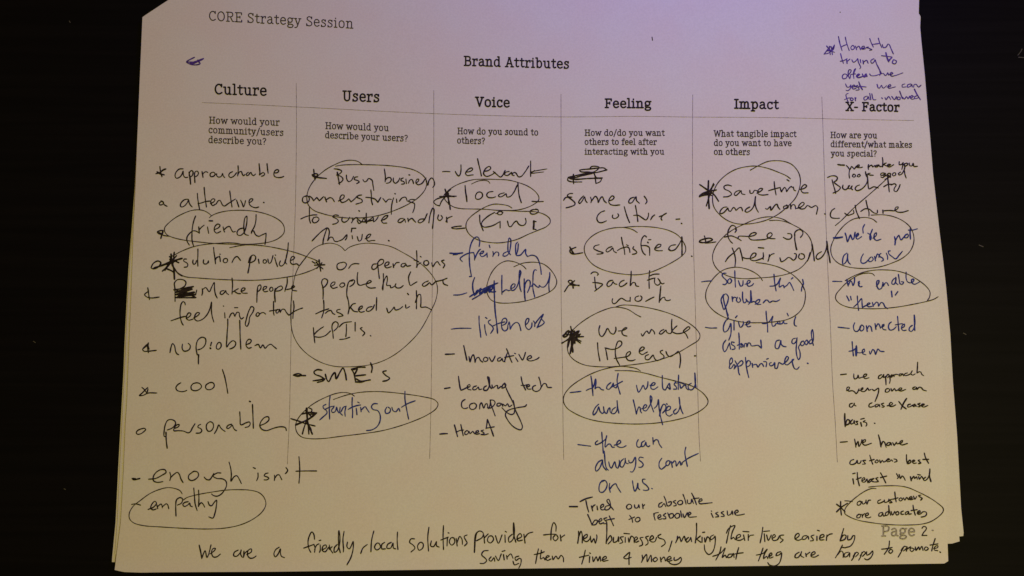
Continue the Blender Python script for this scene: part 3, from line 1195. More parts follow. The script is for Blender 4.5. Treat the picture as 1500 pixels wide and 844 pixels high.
w4 165,300 200,330 225,345
w4 55,418 60,416
#handwritten_line K we make
425,248 415,290 425,340 445,355 475,320 500,275 530,320 560,330 582,290 580,262
605,300 650,295 690,270 680,265 650,285 640,315 655,340 690,350
828,325 840,350 870,310 885,300 905,325 930,285 955,310 960,330
1050,285 1020,300 1005,325 1025,330 1060,300 1070,290 1080,315 1115,325 1125,310
w2.6 1128,185 1125,240 1130,310
1130,300 1160,265 1178,250
1125,305 1170,325 1220,322 1270,300 1305,270 1290,258 1260,280 1240,305 1265,330 1285,372
#handwritten_line K life easy
402,415 408,500 425,592
480,470 490,520 500,580
475,465 550,480 610,460 640,425 630,400 605,400 585,440 575,500 585,570 618,635
565,568 630,560 700,545 725,515 720,500 690,515 680,550 700,585 740,590 770,580
810,500 845,485 860,465 840,455 815,480 810,510 840,530 870,515 890,505
900,530 870,545 870,575 900,580 930,550 945,535 960,570 985,590 1000,585
1038,488 1014,500 1022,518 1048,540 1050,562 1016,577
1070,500 1085,535 1110,550 1150,530 1190,498
1190,498 1205,520 1212,590 1203,660
w2.6 1350,543 1358,543
@815 530 6.5217
#pen_loop K
w1.6 805,90 770,68 690,50 610,45 500,60 370,100 240,165 130,245 75,320 68,380 100,440 180,495 300,545 440,575 600,590 780,595 960,585 1130,558 1270,520 1380,465 1440,410 1448,370 1410,310 1330,250 1220,205 1100,175 980,145 850,110 720,88 560,85
#dash_mark B
130,295 180,290 235,283
#handwritten_line B that we listened
w2.4 330,135 340,200 345,260 350,325
285,275 310,262 345,250 360,225 375,165 378,210 370,260 385,245 410,245 430,265 450,270
520,200 490,225 480,255 500,265 530,235 545,205 550,240 570,250 580,230
590,112 580,180 590,240 610,310
525,245 580,215 632,187
765,225 775,270 785,292 810,260 830,225 850,265 870,235 875,190
895,225 930,225 945,205 925,200 905,225 905,255 930,265 970,240
1012,130 1012,200 1020,260 1040,270 1060,235 1080,205 1085,240 1090,260 
1060,240 1085,265
1115,180 1140,190 1125,215 1145,240 1150,260 1120,262
1168,128 1165,200 1165,265
1140,205 1180,200 1220,215
1180,215 1190,255 1215,230 1235,220 1240,250 1260,270
1290,205 1260,225 1265,260 1290,270 1320,240 1330,180 1322,108 1325,190 1335,250
#handwritten_line B and helped
405,405 375,435 350,490 355,510 385,480 405,430 415,470 440,495 455,480
450,430 460,480 480,495 495,455 510,440 515,480 530,495
565,435 535,460 530,495 555,495 580,460 580,370 585,430 597,492
w2.4 735,365 750,430 765,500
765,500 775,460 790,430 800,440 805,475 815,490
815,450 850,440 865,420 850,410 830,435 830,460 855,470 880,440 905,390 912,340 900,325 898,380 915,440 930,480
935,445 960,420 975,362 980,430 990,500 1015,602
w2.4 985,520 1000,450 1025,405 1045,420 1040,460 1015,490
1050,470 1085,455 1090,430 1070,425 1050,455 1050,500 1080,520 1110,500
1052,402 1058,406
1145,450 1120,475 1130,500 1160,480 1180,430 1172,340 1180,410 1195,465 1210,498
@825 620 6.8182
#dash_mark B
148,214 210,222 275,230
#handwritten_line B the can
385,90 390,160 395,220 400,300
345,175 322,195 325,215 360,205 400,180 430,150 435,125 425,170 420,240 450,210 470,210 490,240 510,240
510,220 550,210 575,190 565,170 540,190 535,220 560,240 600,240 628,225
750,165 735,195 740,235 765,240 785,215
815,175 785,195 785,235 810,225 825,190 830,220 850,235 865,225
895,145 900,210
900,190 925,165 945,170 960,210 985,245
#handwritten_line B always count
390,365 350,390 322,450 330,480 360,455 385,400 395,370
410,280 415,340 420,400 435,455 452,470
395,380 400,430 430,470
455,385 465,430 480,450 500,415 515,385 530,440 545,450 560,400 560,370
605,355 575,385 570,430 590,440 615,400 620,350
618,360 630,400 650,405 
655,370 660,395 690,390 720,340 725,390 715,450 690,488 672,485
800,345 765,340 755,365 785,390 800,415 780,440 755,440
985,350 960,390 960,440 980,460 1010,440 1030,420
1045,375 1025,400 1035,425 1060,410 1065,380 1045,375
1080,385 1090,440
1090,400 1115,375 1125,390 1130,430 1150,400 1165,380 1175,420 1190,405
1225,240 1215,290 1225,360 1240,432
1180,400 1250,350 1350,302
#handwritten_line B on us
410,575 375,590 358,640 365,685 395,690 430,650 438,600 415,570 385,575
465,600 460,640 470,690
465,660 495,620 525,605 540,635 575,690
692,575 700,630 715,680 735,650 745,600 750,650 765,665
820,560 795,560 795,590 835,625 855,660 830,672 800,668
w2.6 885,652 890,655
#dash_mark P
@825 690 5.5556
w2.8 52,290 115,290
#handwritten_line P tried our absolute
w2.6 137,250 180,228 238,212
185,240 195,290 208,335
230,285 240,325
235,305 245,285 260,275
275,285 280,315
305,300 330,285 325,270 305,285 310,315 335,315
375,280 345,290 340,315 365,315 385,290 370,230 355,240 380,280 410,318
535,270 515,290 525,310 555,300 555,280 535,270
580,275 585,300 605,300 615,275 620,300
645,270 650,305
648,290 662,275
805,255 780,270 780,295 800,290 820,265 835,290
820,205 835,240 850,285 875,275 880,250 855,255
915,240 895,250 915,265 920,280 900,285
950,240 930,260 945,275 970,265 970,245 950,240
975,190 990,230 1000,270
1010,235 1015,265 1040,260 1045,230 1060,265
1045,180 1065,220 1085,275
1060,225 1105,220
1100,250 1130,240 1125,225 1105,240 1110,265 1150,265 1212,258
#handwritten_line P best to resolve issue
w2.6 200,355 220,400 235,440
235,435 260,400 280,405 265,435 240,440
290,415 315,400 310,385 290,405 300,430 330,420
355,380 330,390 350,410 355,425 330,430
375,365 390,400 410,445
350,400 415,388
540,360 560,390 565,418
535,395 580,375
600,380 585,400 600,415 625,400 620,380 600,380
735,345 740,370 748,400
738,370 745,345 775,338
770,385 795,370 790,355 770,370 780,395 805,388
835,345 815,360 835,375 835,388 815,390
850,340 865,375 870,385 895,375 895,350 870,350 860,370
905,360 920,385 945,375 945,350 925,345 910,360
955,325 965,375
975,350 985,380 1010,340
1015,365 1040,345 1030,335 1015,355 1025,375 1055,375 1085,372
1205,345 1220,378
1205,325 1208,328
1260,335 1240,345 1260,360 1265,370 1240,375
1305,330 1285,340 1305,355 1310,368 1285,370
1335,325 1340,360 1365,350 1375,325 1380,355
1400,345 1425,330 1415,318 1395,335 1405,358 1440,358 1475,350
@1015 225 7.14286
#pen_loop K
w1.4 1020,265 980,235 890,195 780,155 660,132 550,140 440,170 340,230 260,310 220,390 205,470 220,560 280,640 360,700 460,735 570,738 690,720 800,685 900,630 990,555 1070,470 1110,380 1125,290 1105,200 1040,120 960,85 870,75 780,85 690,125 600,175
#star_mark K
w3 163,285 160,400 170,578
w3 70,325 150,380 220,430 268,500
w3 68,452 150,415 220,325
w3.2 70,440 120,410 245,382
w2.8 215,312 185,400 140,550
w4 85,440 150,430 190,420
w4 110,415 170,395 
w3 160,380 165,420 195,440
#handwritten_line K save time
405,340 360,330 325,345 330,370 380,395 405,425 370,450 320,455
490,385 450,400 432,430 450,440 480,415 505,390 510,420 545,430
595,385 600,415 625,415 645,385 690,400 
670,415 715,390 730,370 705,365 680,390 680,420 720,435 785,430
850,295 855,350 870,435
790,390 850,372 915,355
915,365 925,400 930,398
925,400 960,355 975,375 980,400 1000,370 1030,345 1040,355
1050,350 1060,385 1075,390
w2.4 985,275 1005,288
1115,378 1165,365 1190,340 1170,325 1140,350 1130,380 1150,410 1205,412
#handwritten_line K and money
355,560 320,565 285,605 285,630 320,620 350,590 365,570 375,600 395,605
395,605 425,565 440,575 450,595 480,570 505,565 520,600
595,560 560,580 545,605 565,615 610,590 640,540 655,450 650,520 665,580 685,615
760,575 775,585 810,555 815,595 860,540 880,530 890,560 910,585
980,545 950,555 950,575 985,575 1000,555 980,540
1020,530 1025,580
1020,570 1045,535 1065,540 1075,580
1085,575 1130,560 1165,525 1150,510 1120,530 1105,560 1130,580 1170,575 1195,545 1215,550
1215,550 1240,565 1285,545 1305,565 1300,600 1292,635
w2.6 1378,632 1384,634
@1015 310 7.14286
#pen_loop K
w1.4 1030,130 960,105 880,92 800,95 
w1.4 1130,185 1020,125 940,80 850,58 760,58 660,80 540,130 420,190 320,265 240,365 205,470 225,560 290,635 400,685 540,703 700,695 860,680 1000,650 1120,595 1195,515 1235,430 1245,340 1205,250 1130,185
#bullet_mark K
w2.6 120,255 130,290 135,332
w2.8 205,293 180,280 130,285 70,308 70,322 120,325 190,305 205,293
65,318 150,330 240,318
#handwritten_line K free up
440,180 455,200 440,220 455,190 440,155 410,145 385,170 365,220 370,270 395,315 415,332
330,268 400,255 440,268 475,285 505,305
470,285 480,260 520,258 590,262
590,262 640,250 665,230 645,220 605,235 585,270 610,295 680,298 760,292
760,290 800,275 830,240 815,222 785,235 775,260 800,280 860,285
945,270 985,290 1020,285 1035,260 1025,235 990,230
1065,260 1065,225 1085,200 1115,190 1145,205 1150,235 1125,272
1068,240 1065,290 1075,350 1085,400
w3.4 1075,360 1085,398
#handwritten_line K their world
410,380 430,430 445,500 440,575
340,525 370,480 430,430 485,380 500,420 515,480 520,515
515,480 560,492 610,490
610,490 650,470 660,440 635,435 605,470 600,500 640,515 700,500 735,480 735,430
685,378 740,383
735,480 735,500
800,450 795,490 785,520
795,480 820,450 850,440
910,485 925,525 960,510 1000,480 1025,490 1050,510 1075,490 1080,445 1060,440
1115,445 1105,480 1130,500 1165,485 1160,450 1130,440
1195,520 1210,490 1225,430
w2.6 1245,340 1255,400 1265,470 1270,517
1345,420 1305,445 1288,480 1305,500 1345,480 1385,420 1405,330
w3 1400,312 1410,400 1425,470 1435,535
@1015 390 7.14286
#dash_mark B
90,165 140,158 195,155
#handwritten_line B solve this
345,75 320,75 305,95 320,120 350,150 355,175 330,195 315,190
385,130 365,150 370,180 395,175 405,150 390,130
438,48 440,120 445,220
475,150 500,210 520,200 525,150
545,190 590,175 600,155 580,150 565,180 580,210 620,200 635,180
w2.4 848,85 855,170 870,258
805,210 840,208 880,190 915,125 905,170 905,220 930,205 945,200 955,225
955,220 985,200 1010,170 1030,200 1055,255
1030,135 1045,122
w2.4 1148,140 1155,190 1140,220 1135,262
1145,200 1165,245
#pen_loop K
w1.6 728,152 700,110 640,65 560,30 470,12 390,18 310,45 230,110 165,200 135,280 140,360 190,440 280,510 400,560 540,588 700,592 850,583 980,560 1080,510 1150,430 1175,340 1170,250 1130,175 1050,95 960,40 880,5 760,-25 660,-38
#handwritten_line B problem
370,515 340,430 325,370 320,310 345,290 370,320 365,370 345,420 325,455 305,400 295,350 320,295
345,430 360,510 372,548
410,320 415,370
413,350 430,325 450,330
465,325 455,360 475,380 500,360 485,330
520,270 520,340 535,385 555,375 560,345
555,345 580,375 610,370 610,300 605,255 605,330 600,380 580,400
610,380 640,370 660,385
650,400 690,380 700,350 675,355 655,380 670,400 710,400
735,385 765,355 785,360 800,380 835,365 870,370 908,352
#dash_mark B
w2.2 130,640 180,648 248,647
#handwritten_line B give their
375,550 350,565 325,610 318,660 330,690 360,675 385,630 395,600 400,640 395,720 375,775
430,570 430,668
445,540 462,520
475,580 495,640 515,630 530,590 525,580
545,615 590,600 595,575 570,580 560,610 575,635 605,628
765,470 770,540 780,610 782,690
725,600 760,600 800,580 835,525 825,580 835,630 860,620 870,600 895,605 910,600 905,575 885,590 900,605 935,600 950,570 955,600 985,600
985,492 998,520
1075,530 1060,580 1065,620 1085,628
@1015 450 7.14286
#handwritten_line B customer a good
345,345 318,385 316,440 330,468 350,448 372,400 383,376! 388,405 395,440
430,370 405,365 405,390 435,410 440,435 410,445
480,270 485,350 485,440
465,400 510,380
505,400 500,420 520,415 520,390 505,395
535,420 545,380 560,380 565,415 580,375 600,380 610,405 640,405 680,400 705,420 715,430 710,345
905,345 875,355 860,395 865,430 890,435 910,395 920,350 925,390 945,410 975,415
1075,325 1045,335 1035,370 1050,385 1080,360 1090,320 1085,380 1080,450 1090,520 1105,550 1120,530 1120,470 1105,420 1125,385
1140,360 1125,385 1140,405 1165,385 1155,355 1140,360
1190,345 1170,370 1185,395 1205,370 1195,345
1235,340 1215,365 1225,385 1250,370 1262,310 1250,235 1240,260 1245,330 1260,400
#handwritten_line B experience
390,600 415,570 405,530 385,560 385,610 380,640 400,640 430,600 440,610 430,650
440,560 470,620 480,690 490,710
440,640 475,590 510,560 525,580 505,610 475,620
550,525 555,590 570,680 585,738
555,600 575,560 600,570 595,610 565,625
620,590 625,630
620,610 650,600 665,600 680,630 700,600 720,590 740,620
740,570 770,575 765,625
772,545 788,538
820,580 800,590 810,615 840,605 855,580 860,640 880,640 900,580 920,590 940,600
940,600 985,560 1000,530 985,515 965,545 960,590 985,605 1020,580 1055,545 1040,550 1045,600 1065,645 1090,650 1112,625
w2.4 1198,587 1203,590
@1200 225 7.8947
#dash_mark K
w2.8 215,128 250,134 290,135
#handwritten_line K we make you
315,140 335,162 355,186 374,150 392,166 403,180 428,148
430,160 465,145 460,130 435,145 435,160 465,165 500,158
w2.6 570,130 565,160 570,185
568,165 590,140 605,135 620,155 640,140 655,150
690,130 655,140 645,155 670,155 690,135 700,150 720,152
730,45 735,90 732,155
735,140 760,115 775,110
745,130 785,145 815,140 825,130 800,125 785,145 810,158 860,130
925,95 925,130 955,125 970,105 
970,105 965,140 955,185
1010,115 985,120 985,145 1010,140 1025,120 1010,110
1040,110 1045,140 1070,145 1085,115 1095,150 1135,148
#handwritten_line K look good
350,190 345,240 350,285
395,240 385,265 400,275 420,260 410,240 395,240
450,245 440,265 460,270 475,255 465,240 450,245
535,210 540,245 550,270
545,245 575,230 590,228
560,240 590,250 625,252
750,225 715,230 710,250 740,250 765,230 760,255 735,280 712,270
800,230 780,250 790,265 820,255 825,235 800,230
860,225 845,245 860,260 885,245 880,225 860,225
940,215 915,235 925,250 955,235 985,180 990,150
985,200 990,240 1005,285
745,265 800,250
#handwritten_line K back to
95,278 140,260 190,262 210,280 200,310 170,330
148,305 165,370 180,420 190,462
175,340 215,370 245,395 220,430 160,458
275,365 270,400 300,420 330,400 350,370 340,375 335,405 365,405 380,375 365,400 385,420
465,365 430,380 415,410 435,430 475,420 515,390 545,350 560,310
555,255 560,310 565,370 575,410 600,400 630,385 685,400
w2.4 790,270 800,350 810,445
w2.4 800,270 825,275
745,385 790,360 840,355
830,365 870,350 890,365 870,400 865,430 890,442 920,400 935,360
#handwritten_line K culture
180,635 145,660 128,710 140,740 185,750 235,748
295,690 330,715 370,705 400,690 395,655
w2.4 415,600 430,670 465,752
540,540 555,610 575,680 575,725
480,670 530,640 580,645 615,675 640,690 670,690 672,655
735,655 738,690
735,665 780,660 830,660 870,665
870,660 905,640 915,620 890,620 875,650 900,675 960,680 1030,660
#arrow_line K
w1.6 185,835 250,780 350,680 420,610 560,490 680,385 790,285
w2.2 760,300 800,280 825,262
@1200 310 7.8947
#pen_loop K
w1.6 665,125 620,90 550,70 470,72 390,90 300,150 220,240 160,340 133,430 150,520 210,590 310,635 430,655 560,657 700,640 830,600 960,540 1050,460 1092,360 1090,270 1050,180 970,110 860,60 740,38 600,42
#dash_mark B
w4 165,305 215,305 268,296
#handwritten_line B we're not
w2.4 300,250 315,300 325,350 345,310 360,270 385,325 400,310 415,240
430,295 455,265 450,250 430,270 425,300 440,320 470,305 490,290
525,150 505,190 508,250
560,250 590,270 600,310 590,330 585,290 605,230 615,205
620,310 660,275 660,245 640,260 635,310 660,335 715,320
w2.4 870,290 880,340 875,385
875,350 900,300 920,275 930,300 945,330 975,300 1000,265
1020,260 990,280 990,305 1020,300 1030,270 1010,260
w2.4 1055,180 1050,240 1055,320
1030,215 1080,215 1135,200
#handwritten_line B a consir
320,480 285,510 270,570 275,610 305,590 325,540 330,490 330,560 340,590 360,610
510,490 485,540 485,590 510,600 545,585 565,560
600,525 575,550 575,580 605,575 625,550 610,525
640,520 650,570
650,550 675,490 690,500 690,530
715,485 695,500 700,520 735,540 740,565 720,575
775,480 790,520 790,555
820,455 800,460 805,490 840,520 885,548 920,510 962,460
#dash_mark B
155,808 200,808 262,810
#pen_loop K
w1.6 640,745 620,722 560,712 480,725 400,765 320,820 250,890 195,960 190,1010 230,1060 330,1105 500,1122 700,1123 900,1105 1100,1070 1260,1035 1330,1012 1375,985
w1.6 300,800 400,745 520,700 640,678 750,675 880,685 1010,720 1140,790 1240,870 1280,930 1275,990 1250,1030
@1200 390 7.8947
#handwritten_line B we enable
w2.4 320,155 325,190 335,230
335,220 365,170 375,180 390,225 405,190 410,130
455,180 465,200 450,185 460,220 470,240 495,235
465,175 455,195 455,230
660,235 685,200 690,165 670,170 665,220 690,268 720,255 735,200
735,190 745,230
745,220 770,190 785,195 800,225
870,140 845,170 840,205 865,210 885,170 885,130 885,190 910,215
915,95 925,160 935,205 960,210 975,185 950,180
1005,70 1005,140 1020,180 1050,195
1050,195 1085,180 1095,150 1070,155 1070,190 1100,210 1165,180
#handwritten_line B "them"
w2.2 318,345 345,400
w2.2 362,350 370,390
440,345 445,420 455,512
400,470 430,445 460,410 490,375 495,430 500,485
500,480 530,460 570,445 590,430 570,425 550,450 570,470 610,465
615,420 625,465
630,450 665,415 680,425 685,465 715,420 740,430 760,470 790,492
w2.2 835,290 842,355
w2.2 908,295 880,335
#dash_mark B
w2.2 218,706 280,713 348,720
#handwritten_line B connected
410,655 395,700 410,750 440,755 470,720 480,700
490,680 470,710 480,750 510,735 515,700 495,680
545,690 555,755
555,730 575,690 595,700 610,755
645,665 655,730
655,710 680,665 695,680 708,720
716,706 745,692 748,672 732,678 727,706 742,732 772,738
835,645 810,665 800,710 820,740 860,730 890,700 
905,580 912,660 920,748
880,680 930,670 960,665
950,720 985,695 985,670 965,680 950,720 970,745 1005,740
1075,685 1045,710 1040,745 1065,755 1095,720 1105,640 1098,565 1100,660 1105,745
@1200 455 7.8947
#handwritten_line B them
380,360 385,430 395,525
345,472 390,462 420,440
430,405 420,460 425,525
w3.2 428,415 432,470 428,525
428,480 460,490 500,485
500,490 525,470 520,445 500,460 505,500 540,512
580,470 590,505 620,450 640,470 650,510 680,445 705,470 750,475
#dash_mark K
248,742 312,735
@1200 530 7.8947
#handwritten_line K we approach
400,140 400,180 410,200 440,185 450,155 460,190 490,180
495,180 540,165 550,145 525,145 510,170 530,195 575,185
720,150 690,165 685,195 705,195 735,165 745,150 740,180 765,175
w2.4 765,170 770,220 772,268
770,180 795,145 810,160 790,185
815,175 820,215 812,250
815,180 840,150 850,160 830,180
860,150 865,170
865,155 890,145 910,150
950,140 925,145 925,165 950,155 965,140 975,160 
1020,130 990,140 990,160 1025,155 1055,140
1075,105 1060,140 1080,155 1110,140
1138,5 1135,70 1130,130
1130,130 1160,115 1175,120 1185,145 1208,162
#handwritten_line K every one on
315,335 345,315 350,295 325,295 318,325 345,340 380,335 410,350 425,370 445,350 460,315
465,335 500,320 505,300 485,310 485,340 520,345 545,325 560,305 575,330 600,320
615,320 635,335 660,320 685,305 685,350 670,400 645,460
800,310 770,320 765,350 795,350 815,325 800,310
830,310 840,340 870,310 885,335 910,325
910,330 950,320 955,305 930,305 915,325 940,340 1000,320
1110,290 1080,305 1085,320 1115,315 1125,295 
1125,300 1130,320 1155,295 1180,300 1200,325 1238,337
#handwritten_line K a case by case
385,480 355,490 350,520 375,525 400,495 405,480 405,500 425,512
610,475 580,490 575,520 600,525 640,510
680,490 650,500 650,525 680,510 695,495 700,520 
745,480 720,490 730,505 755,515 745,525 725,525
785,510 830,500 850,485 830,470 810,490 815,515 850,515 885,498
w2.8 920,460 960,510 1005,545
w2.8 1010,425 975,480 945,550
1055,490 1025,500 1025,525 1060,515 1080,500
1105,490 1080,510 1095,520 1115,500 1120,515
1165,480 1140,490 1165,505 1160,520 1140,520
1175,510 1210,500 1215,490 1190,490 1180,510 1205,525 1255,505
#handwritten_line K basis
w2.8 295,600 295,670 300,752
w2.6 300,740 325,670 350,680 345,715 305,735
w2.4 385,670 365,690 365,720 395,710 405,680 410,715
445,690 425,690 440,710 445,725 420,728
w2.6 480,705 490,745
480,665 520,655
530,680 510,695 545,705 550,730 540,745
w2.4 638,710 644,713
@1210 625 7.8947
#dash_mark K
w2.6 165,181 205,178 248,174
#handwritten_line K we have
w2.4 330,145 340,200 345,238
345,220 370,170 380,230 405,190 415,150
420,190 455,170 455,150 430,160 420,190 445,215 525,193
w2.6 605,95 625,170 635,235
635,225 660,170 675,180 695,240
745,185 710,190 700,215 730,215 750,190 755,215 
770,185 787,219! 815,181
820,200 875,185 885,160 860,170 850,195 875,212 940,195
#handwritten_line K customers best
320,380 285,395 275,430 300,440 345,420 360,390 365,425 395,420 405,395
455,390 425,395 445,415 455,430 420,435
505,330 520,380 540,435
505,395 555,380
585,385 565,410 585,420 605,400 590,385
620,385 630,420 650,390 665,410 690,400
695,390 735,380 725,370 705,380 705,405 740,400 755,385 770,400
785,375 810,380 820,400 790,412
w2.4 930,325 930,380 940,430
940,420 970,385 980,410 950,430
1000,410 1025,395 1015,385 995,400 1010,425 1045,420
1085,385 1065,390 1080,405 1095,420 1070,428
1135,305 1150,360 1185,425
1120,380 1185,378
#handwritten_line K interest in mind
310,605 320,665
308,545 335,538
360,530 365,600 385,685
350,610 405,590
410,630 450,605 440,590 415,610 420,640 450,640 470,610
475,605 485,650 500,620 520,605
500,650 540,610 555,600 530,605 525,630 560,640
600,590 575,600 595,620 605,635 575,640
w2.6 630,535 660,590 690,650
630,590 700,572
w2.4 815,545 835,590 825,600
w2.4 845,555 860,600 880,570 900,590 915,620
w2.6 975,580 985,625
985,615 1015,575 1025,600 1045,580 1055,610
1060,555 1090,560
1070,580 1080,610 1105,575 1120,600 
1150,585 1125,610 1140,625 1170,605 1195,550 1200,490
w2.6 1200,500 1195,570 1212,635
@1210 700 7.5
#pen_loop K
w1.6 550,118 500,118 430,145 340,205 260,275 210,340 205,390 260,430 350,465 480,490 620,508 780,518 920,518 1040,510 1140,485 1230,430 1285,370 1285,335 1220,275 1120,210 1000,150 890,105 780,88 650,88 560,92 468,102
#star_mark K
w2.4 160,260 160,330 168,410
w2.4 115,290 160,325 210,375
w2.4 115,375 165,325 235,280
w1.8 205,253 245,255 290,262
#handwritten_line K our customers
375,255 345,270 345,300 375,295 385,265 370,255
395,260 405,290 435,270 440,245 
440,265 450,290 465,250 490,245
600,240 570,255 570,280 600,275 640,255
640,245 645,270 680,260 690,235 690,260
725,235 700,245 715,260 725,270 700,275
755,155 760,210 770,265
735,235 790,220
820,220 800,240 815,255 840,235 820,220
850,220 865,245 885,215 905,240
905,235 945,220 935,205 915,220 920,240 955,235
960,200 975,235 995,205
1040,190 1015,195 1030,210 1055,225 1040,245
#handwritten_line K are advocates
365,400 340,415 340,440 370,435 380,405 360,400
395,400 400,435
400,420 420,395 430,395
430,420 465,405 460,385 435,400 435,430 465,440 492,430
620,380 585,390 580,420 605,420 625,390 630,420 650,415
685,370 655,385 655,415 680,405 690,350 688,305 695,360 710,410
715,370 730,410 755,370
790,370 765,385 775,410 800,395 790,370
850,365 825,375 825,400 855,400
895,370 870,385 875,405 900,390 905,370 910,400 935,395
955,300 960,340 980,410
935,360 1000,350
1000,390 1035,375 1030,360 1005,375 1010,400 1040,395 1060,375 1095,375 1105,395 1090,420 1045,432
@280 740 6
#handwritten_line K we are a
w2.4 72,352 85,410 95,470
95,465 115,415 125,400 140,460 155,430 175,350
165,430 205,400 215,380 190,385 180,420 195,455 225,455 258,430
415,395 380,415 375,445 400,450 430,420 440,395 435,430 450,460
465,405 462,440 460,460 475,420 500,400
490,435 530,410 530,385 505,395 495,435 515,465 545,465 572,447
775,370 745,390 728,430 740,455 765,430 785,385 785,420 795,450 822,462
#handwritten_line K friendly
1085,300 1080,260 1062,235 1040,270 1028,320 1035,380 1052,415
990,378 1040,360 1080,345
1080,345 1090,380 1085,415
1085,390 1105,350 1125,340
1135,350 1135,400 1128,415
1125,312 1140,308
1150,395 1190,370 1185,350 1160,360 1155,400 1180,410 1210,370 1215,390
1215,350 1225,390 1245,420
1220,385 1240,365
1285,345 1260,375 1260,415 1285,400 1305,340 1308,270 1300,225 1295,290 1300,370 1312,418
1345,230 1335,300 1340,390 1338,412
1375,325 1370,365 1390,385 1420,330 1425,320 1425,380 1405,460 1370,525
@520 740 4.6875
#handwritten_line K local
40,332 55,295 85,270
130,178 115,240 110,320
150,262 135,290 150,308 175,290 165,262 150,262
205,255 185,270 185,300 210,300
250,255 225,270 220,295 245,295 262,260 265,295 280,300
292,185 290,250 295,305
#handwritten_line K solutions
410,232 385,232 375,255 400,275 412,295 385,322
450,255 430,280 440,310 465,295 468,265 450,255
508,152 500,220 505,315
525,245 520,280 540,285 560,250 560,280 578,288
608,140 605,220 608,305
590,240 640,220
635,225 632,280
640,190 646,192
660,225 648,255 665,275 685,255 678,225 660,225
695,230 702,280
700,260 720,215 735,235 738,270
770,205 750,215 760,240 770,260 752,280
#handwritten_line K provider
w2.6 835,190 825,250 820,325
820,265 830,200 855,178 880,190 875,220 835,245
885,205 890,260
888,225 915,198
920,215 910,245 930,260 952,235 940,212 920,215
965,210 985,262 1010,205
1030,205 1032,255
1032,180 1040,185
1080,200 1055,225 1060,255 1085,235 1095,170 1090,122 1088,190 1105,255
1110,235 1145,215 1135,195 1115,215 1120,245 1150,240
1160,200 1168,260
1165,225 1190,195 1222,185
#handwritten_line K for
1380,180 1380,140 1365,120 1350,160 1345,240
1295,205 1340,200 1380,200
1375,205 1360,225 1375,245 1395,225 1385,205
1410,205 1415,245
1412,225 1440,205
#handwritten_line K saving them
915,312 885,315 870,340 895,365 905,380 885,400 860,400
935,355 920,375 935,385 955,360 960,385
965,350 985,380 1005,335
1020,340 1025,375
1010,318 1030,312
1040,345 1045,370
1043,360 1070,335 1085,365
1125,350 1100,360 1105,380 1130,365 1140,370 1138,405 1125,432
1085,385 1095,410 1125,400
1260,300 1250,345 1240,402
1230,340 1275,330 1300,320
1280,310 1275,370 1295,360 1305,375
1310,365 1335,350 1325,345 1310,360 1320,380 1345,370
1355,350 1360,375 1380,350 1395,370 1415,345 1430,360 1432,390
@825 690 5.5556
#handwritten_line K new
w2.4 125,490 125,540 118,588
125,540 145,490 155,520 155,585
165,555 195,535 195,515 170,530 165,560 190,575 215,555 222,530
222,535 230,580 250,550 262,588 275,535 272,520
#handwritten_line K businesses
355,425 355,500 350,590
352,575 385,525 395,560 365,595
410,540 410,580 440,570 450,535 452,575
490,535 465,540 475,560 485,580 460,590
505,540 505,580
495,508 540,512
530,545 535,580 555,530 575,545 578,585
575,570 605,550 595,535 578,555 590,580 615,570
650,540 625,545 640,570 645,600 620,612
695,530 670,540 685,560 690,590 670,605
700,565 735,545 725,525 705,550 715,575 745,575 760,540
795,515 770,530 780,545 820,560 830,590 800,615
885,570 870,620 858,655
#handwritten_line K making
930,530 925,560 915,585
920,575 945,535 955,560 960,575 985,530 995,570
1020,540 1000,560 1005,580 1030,560 1038,540 1045,575
1085,425 1085,500 1075,585
1078,560 1115,530
1085,555 1120,580
1130,540 1130,580
1135,500 1150,498
1150,545 1155,580 1175,535 1190,550 1195,575
1225,520 1200,535 1200,560 1225,545 1235,530 1235,600 1215,660 1185,680 1155,650 1148,600
@960 750 5.76923
#handwritten_line K their lives easier
635,115 620,170 600,265
600,180 620,140 672,115 650,170 640,230 660,215 675,235
675,230 720,205 715,190 690,200 685,235 715,240 745,225
745,195 755,240
740,165 790,168
785,190 785,240
785,220 800,200 830,195
908,130 900,190 885,262
920,185 925,250
915,165 965,160
940,195 955,240 980,195
985,225 1015,205 1005,190 985,215 995,240 1030,235 1050,200
1085,195 1055,200 1060,225 1080,235 1055,260
1180,230 1215,200 1210,180 1185,195 1180,225 1205,240 1235,230
1280,200 1250,205 1240,230 1265,230 1290,205 1295,230
1340,195 1315,205 1330,225 1335,240 1310,245
1365,205 1365,240
1370,155 1385,160
1385,225 1425,205 1420,190 1395,200 1390,235 1425,235
1450,195 1445,240
1445,215 1470,190 1495,185
#handwritten_line K that they are
555,295 545,340 510,408
485,375 530,360 560,340 590,305 575,350 565,385 590,365 600,385
650,355 620,360 610,385 640,380 660,350 665,385
705,300 690,350 680,400
650,360 700,350 742,345
910,305 895,350 870,415
852,365 910,350 945,315 920,360 915,395 940,375 950,395
955,380 985,360 980,345 960,365 965,390 995,380
1060,335 1030,345 1020,370 1050,360 1065,345 1060,400 1040,440 1000,457 960,445 950,428
1215,340 1185,360 1180,385 1205,385 1230,350 1235,335 1230,370 1255,385
1270,350 1275,375
1272,365 1305,340
1315,370 1350,350 1345,335 1320,350 1315,375 1345,382 1378,365
@1150 750 5.76923
#handwritten_line K by
495,140 480,190 465,245
465,240 495,195 515,200 505,230 470,245
530,200 530,235 555,230 575,200 588,200 580,250 550,290 515,300
#handwritten_line K happy to promote
485,280 460,330 425,388
440,365 475,330 490,345 490,385
485,300 510,303
535,340 505,350 500,380 525,375 545,345 545,380
590,345 580,380 562,410
575,375 605,340 620,350 595,380
